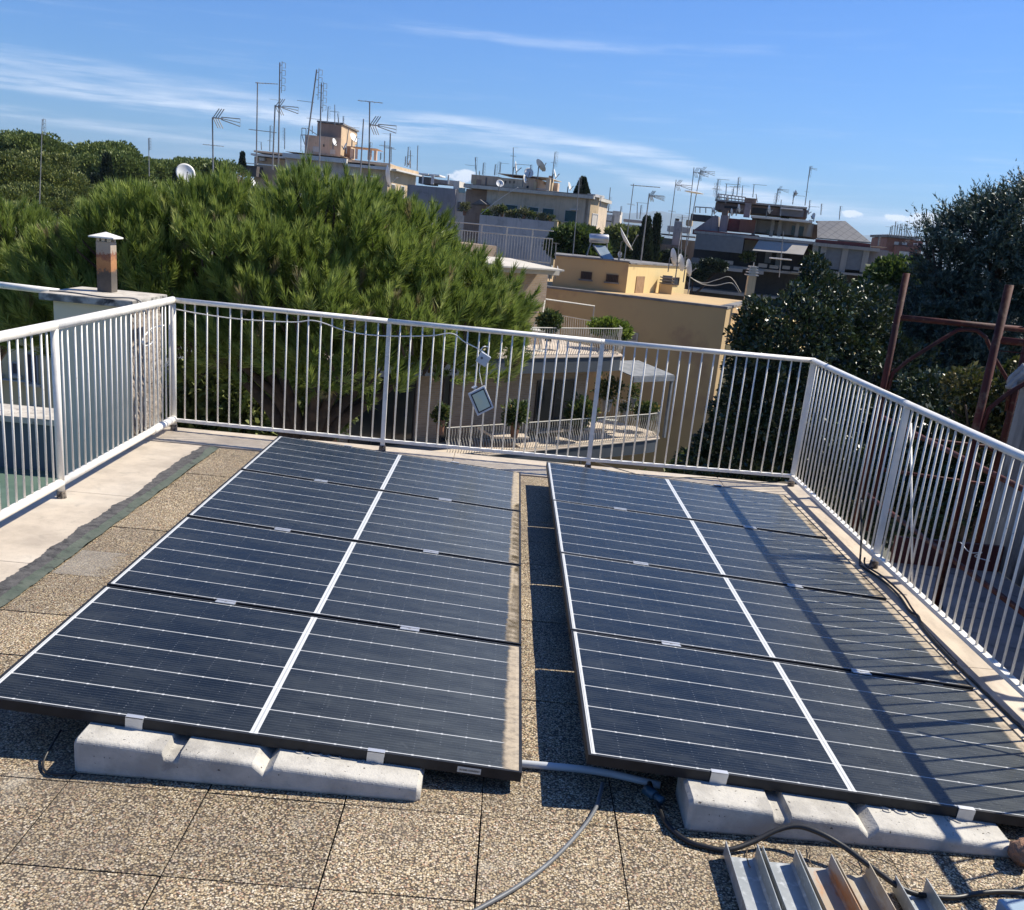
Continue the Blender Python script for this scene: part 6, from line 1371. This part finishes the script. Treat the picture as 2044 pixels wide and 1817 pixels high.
L('thin aerial before the hills left of the red brick building',c6(78,620),c6(95,500),124,[('ladder',0,.9,1)],.035)
# dishes --------------------------------------------------------------
def dish(label,x,y,rpx,Y,az,tilt=20,arm=True,mast=None,group='white dishes on the roofs'):
    """az: compass heading the bowl faces (0 = away along +Y, 90 = right)"""
    c=at(x,y,Y=Y); R=rpx*Y/F; t=thing('satellite_dish',label,'satellite dish',c,group)
    m=MB(); m.lathe([(0.001,0)]+[(R*k/6,.22*R*(k/6)**2) for k in range(1,7)]+[(R*.99,.22*R-.01*R),(R*.5,.05*R-.03*R),(.001,-.03*R)],n=28); m.smooth()
    a=math.radians(az); tl=math.radians(tilt); d=Vector((math.sin(a)*math.cos(tl),math.cos(a)*math.cos(tl),math.sin(tl)))
    q=d.to_track_quat('Z','Y').to_matrix().to_4x4(); m.xf(q); m.build('bowl',DISHM,t,local=True)
    if arm:
        m=MB(); e=Vector((0,0,-R*.9)); e=q@Vector((0,-R*.85,0)) if (q@Vector((0,-1,0))).z<0 else q@Vector((0,R*.85,0))
        f=d*R*1.0+e*.25; m.tube([e,f],max(.012,.0004*Y),5); m.tube([f-d*.05*R,f+d*.12*R],.07*R,6); m.build('feed_arm',MAST,t,local=True)
    m=MB(); L_=mast or R*1.6; m.tube([-d*.05*R,-d*.25*R,-d*.25*R-Vector((0,0,L_))],max(.02,.0005*Y),6); m.build('mount',MAST,t,local=True); return t
for a in (('large white dish rising out of the big pine, left of the bold corner aerial',369.5,347,18,30,150,18),
 ('white dish edge-on beside the pinkish building veranda, by the pine',504,366,10,36,100,25),('white dish seen from the side above the right end of the pine crown',771,352,20,38,75,10),
 ('small white dish on the roof right of the tower, tilted',*c2(1085,825),9,137,120,30),('small white dish before the tower wall',*c2(925,862),7,136,110,20),('grey dish at the foot of the tower, partly in shade',*c2(1022,900),7,136,250,20),('tiny dish over the peach flank',*c2(1562,1035),5,153,250,10),
 ('biggest dish on the sandy roof, tilted steeply upward',*c4(1210,700),13,91,60,38),('round white dish facing the viewer on the sandy roof',*c4(1038,805),9,91,165,20),('stained orange dish on the left of the round one',*c4(832,720),11,91.5,95,12),('small upright dish before the sandy arcade',*c4(972,898),8,90,110,15),('quarter-hidden dish lying at the sandy roof edge',*c4(600,968),7.5,90,170,30),('edge-on dish by the chimney of the sandy roof house',*c4(1428,825),9,91,100,20),('edge-on dish at the right of the sandy roof',*c4(1650,1010),8,92,110,20),
 ('large tilted dish on the ochre roof right of the solar water tank',*c3(1790,962),25,47.5,97,36),('small dish under the large tilted one',*c3(1752,1075),6,47.5,140,10),
 ('first of three white dishes at the right end of the ochre roof',*c5(272,1000),16.5,44.5,78,14),('second of three white dishes at the right end of the ochre roof',*c5(336,1048),16.5,44.3,78,14),('third, rightmost white dish of the ochre roof',*c5(402,1090),16.5,44,80,12),
 ('slim white dish on the terrace left of the brown chimney stacks',*c5(625,604),7,74,85,12),('slim white dish between the two chimney stacks',*c5(775,617),7,74,85,12),('slim white dish left of the tall chimney head',*c5(836,585),8,74,85,12),('slim white dish right of the tall chimney',*c5(1093,595),8,74,85,12),('small white dish up on the left roof rail',*c5(738,500),5,72,80,20),('small white dish up at the aerial lattice',*c5(665,480),6,72,80,20),('little white dish on a mast of the stepped building',*c5(1322,452),5,72.5,80,15),('dish at the right roof corner of the stepped building',*c5(1430,610),6,72,95,10),('second dish at the right roof corner, lower',*c5(1480,650),6,71,250,10),
 ('first of two white dishes under the eave of the brick building',*c8(792,222),11,38,95,15),('second of two white dishes under the brick building eave',*c8(832,218),9,38.4,95,15)): dish(*a)
# wide flat white radio dish seen edge-on behind the tall pair of masts
t=thing('disc_aerial','flat white disc aerial seen edge-on on the tall pair of masts','aerial',at(*c5(460,450),Y=46.9)); m=MB(); m.lathe([(.001,.04),(.30,.045),(.42,.02),(.42,0),(.001,-.03)],n=20); m.xf(Matrix.Rotation(.07,4,'Y')); m.build('disc',DISHM,t,local=True)
t=thing('disc_aerial','flat white cross aerial on the pole before the beige awning','aerial',at(*c5(1197,1013),Y=50)); m=MB(); m.box(-.5,.5,-.15,.15,-.03,.03,.01); m.build('plate',DISHM,t,local=True)
cable('wire','grey cables sagging from the white street pole to the cream chimney',[at(*c5(400,1150),Y=44),at(*c5(520,1225),Y=44),at(*c5(640,1240),Y=44),at(*c5(780,1220),Y=44),at(*c5(850,1310),Y=44)],.016,CREAMR,n=5,cat='wire',group='cables over the ochre roof')
cable('wire','upper pair of cables arching over the dark balconies',[at(*c5(420,1170),Y=44.2),at(*c5(540,1220),Y=44.2),at(*c5(660,1190),Y=44.2),at(*c5(770,1170),Y=44.2),at(*c5(860,1300),Y=44.2)],.014,CREAMR,n=5,cat='wire',group='cables over the ochre roof')
cable('wire','long slack wire across the sandy facade to its roof edge',[at(*c4(880,1020),Y=88),at(*c4(640,1170),Y=88),at(*c4(440,1320),Y=88),at(*c4(310,1430),Y=88)],.02,WHITEF,n=5,cat='wire')
# ================================================================= LIGHT, SKY, CAMERA
W=bpy.data.worlds.new('World'); S.world=W; W.use_nodes=True; nt=W.node_tree
bg=nt.nodes['Background']; sky=nt.nodes.new('ShaderNodeTexSky'); sky.sky_type='NISHITA'; sky.sun_disc=False
sky.sun_elevation=SEL; sky.sun_rotation=SAZ; sky.altitude=60; sky.air_density=1.1; sky.dust_density=.3; sky.ozone_density=2.5
tc=nt.nodes.new('ShaderNodeTexCoord').outputs['Generated']
sp=nt.nodes.new('ShaderNodeSeparateXYZ'); nt.links.new(tc,sp.inputs[0])
az=mth(nt,'MULTIPLY',mth(nt,'ARCTAN2',sp.outputs[0],sp.outputs[1]),57.2958); el=mth(nt,'MULTIPLY',mth(nt,'ARCSINE',sp.outputs[2]),57.2958)
def comb(a,b,c=0):
    n=nt.nodes.new('ShaderNodeCombineXYZ')
    for i,v in enumerate((a,b,c)):
        if isinstance(v,(int,float)): n.inputs[i].default_value=v
        else: nt.links.new(v,n.inputs[i])
    return n.outputs[0]
def curve(pts):
    """piecewise elevation as a function of azimuth"""
    n=nt.nodes.new('ShaderNodeFloatCurve'); cu=n.mapping.curves[0]
    while len(cu.points)<len(pts): cu.points.new(.5,.5)
    for i,(a,e) in enumerate(pts): cu.points[i].location=((a+60)/120,e/12)
    n.mapping.update(); nt.links.new(mth(nt,'DIVIDE',mth(nt,'ADD',az,60),120),n.inputs['Value']); return mth(nt,'MULTIPLY',n.outputs[0],12)
wob=mth(nt,'MULTIPLY',mth(nt,'SUBTRACT',noise(nt,comb(mth(nt,'MULTIPLY',az,.10),mth(nt,'MULTIPLY',el,.5)),1.2,3),.5),.8)
fine=noise(nt,comb(mth(nt,'MULTIPLY',az,.11),mth(nt,'ADD',mth(nt,'MULTIPLY',el,1.7),mth(nt,'MULTIPLY',az,-.05)),3),1.4,7,.62)
fine2=noise(nt,comb(mth(nt,'MULTIPLY',az,.35),mth(nt,'MULTIPLY',el,2.2),9),1.1,6,.6)
def band(pts,w,k,a0=-60,a1=60,fade=6):
    d=mth(nt,'ABSOLUTE',mth(nt,'ADD',mth(nt,'SUBTRACT',el,curve(pts)),wob))
    v=mth(nt,'MULTIPLY',sstep(nt,d,w,w*.1),sstep(nt,fine,.30,.60))
    v=mth(nt,'MULTIPLY',v,mth(nt,'MULTIPLY',sstep(nt,az,a0,a0+fade),sstep(nt,az,a1,a1-fade)))
    return mth(nt,'MULTIPLY',v,k)
b=[band([(-60,3.2),(-25,4.35),(-18,4.2),(-11,4.25),(-4,4.75),(5.7,4.25),(12,3.5),(60,3)],.6,.62,-55,16,9),
   band([(-60,2.6),(-25.5,3.0),(-18.9,2.9),(-12,2.9),(-7,3.9),(-1.3,4.0),(6,3.2),(14,2.6),(60,2)],.45,.46,-50,20,9),
   band([(-60,5),(-25,5.3),(-12,4.7),(-5,4.2),(60,3)],.9,.30,-55,-4,8),
   band([(-60,9),(-5.6,9.1),(.8,8.9),(10,9.4),(60,9)],.35,.22,-9,13,4),
   band([(-60,2),(5,2.8),(12,2.4),(20,2.2),(28,2.0),(60,2)],.8,.55,4,34,5)]
s=b[0]
for x in b[1:]: s=mth(nt,'ADD',s,x)
s=mth(nt,'MULTIPLY',s,mth(nt,'ADD',.15,mth(nt,'MULTIPLY',fine2,1.6)))
wisp=mth(nt,'MULTIPLY',mth(nt,'MULTIPLY',sstep(nt,fine,.50,.85),sstep(nt,el,14,3)),.20)
s=mth(nt,'ADD',s,wisp,clamp=True)
# small cumulus puffs low over the hills
def puff(a,e,ra,re):
    da=mth(nt,'DIVIDE',mth(nt,'SUBTRACT',az,a),ra); de=mth(nt,'DIVIDE',mth(nt,'SUBTRACT',el,e),re)
    r2=mth(nt,'ADD',mth(nt,'MULTIPLY',da,da),mth(nt,'MULTIPLY',de,de))
    n_=noise(nt,comb(mth(nt,'MULTIPLY',az,1.0),mth(nt,'MULTIPLY',el,1.6),a),1.5,5,.6)
    return sstep(nt,mth(nt,'ADD',r2,mth(nt,'MULTIPLY',mth(nt,'SUBTRACT',n_,.5),-3.4)),1.0,.35)
pf=puff(17.0,2.25,.6,.22)
for q in ((19.2,2.25,.7,.22),(20.6,2.3,1.1,.42),(22.3,2.1,1.2,.35),(-3.2,2.35,.9,.32),(23.9,2.6,1.4,.4)): pf=mth(nt,'MAXIMUM',pf,puff(*q))
tint=mixc(nt,1.0,sky.outputs[0],(.47,.85,1.50),'MULTIPLY')
col=mixc(nt,s,tint,(10.5,11.6,13.5)); col=mixc(nt,mth(nt,'MULTIPLY',pf,.85),col,(13.5,13.8,14.5))
nt.links.new(col,bg.inputs[0]); bg.inputs[1].default_value=.062
sd=bpy.data.lights.new('sun','SUN'); sd.energy=5.0; sd.angle=math.radians(.53); sd.color=(1,.93,.80); so=bpy.data.objects.new('sun',sd); COL.objects.link(so)
dv=Vector((math.sin(SAZ)*math.cos(SEL),math.cos(SAZ)*math.cos(SEL),math.sin(SEL))); so.rotation_euler=dv.to_track_quat('Z','Y').to_euler(); so.location=(20,20,40)
cd=bpy.data.cameras.new('camera'); cam=bpy.data.objects.new('camera',cd); COL.objects.link(cam); S.camera=cam
cd.sensor_width=36; cd.lens=F/2044*36; cd.shift_y=(CY-908.5)/2044; cd.clip_end=40000; cd.clip_start=.05
cam.matrix_world=Matrix(((CR[0],CU[0],-_f[0],0),(CR[1],CU[1],-_f[1],0),(CR[2],CU[2],-_f[2],CH),(0,0,0,1)))
S.view_settings.view_transform='Standard'; S.view_settings.look='None'; S.view_settings.exposure=.56; S.view_settings.gamma=1
S.render.resolution_x=1024; S.render.resolution_y=910

# air: one even box of haze round everything that stands under the sky
m=MB(); m.box(-16000,16000,-2100,14600,-19,372); hz_m=bpy.data.materials.new('haze_air'); hz_m.use_nodes=True; hn=hz_m.node_tree; hn.nodes.remove(hn.nodes['Principled BSDF'])
pv=hn.nodes.new('ShaderNodeVolumePrincipled'); pv.inputs['Density'].default_value=8.5e-5; pv.inputs['Color'].default_value=(.62,.80,1,1); pv.inputs['Anisotropy'].default_value=.2
hn.links.new(pv.outputs[0],hn.nodes['Material Output'].inputs['Volume']); tag(m.build('haze',hz_m),kind='stuff')
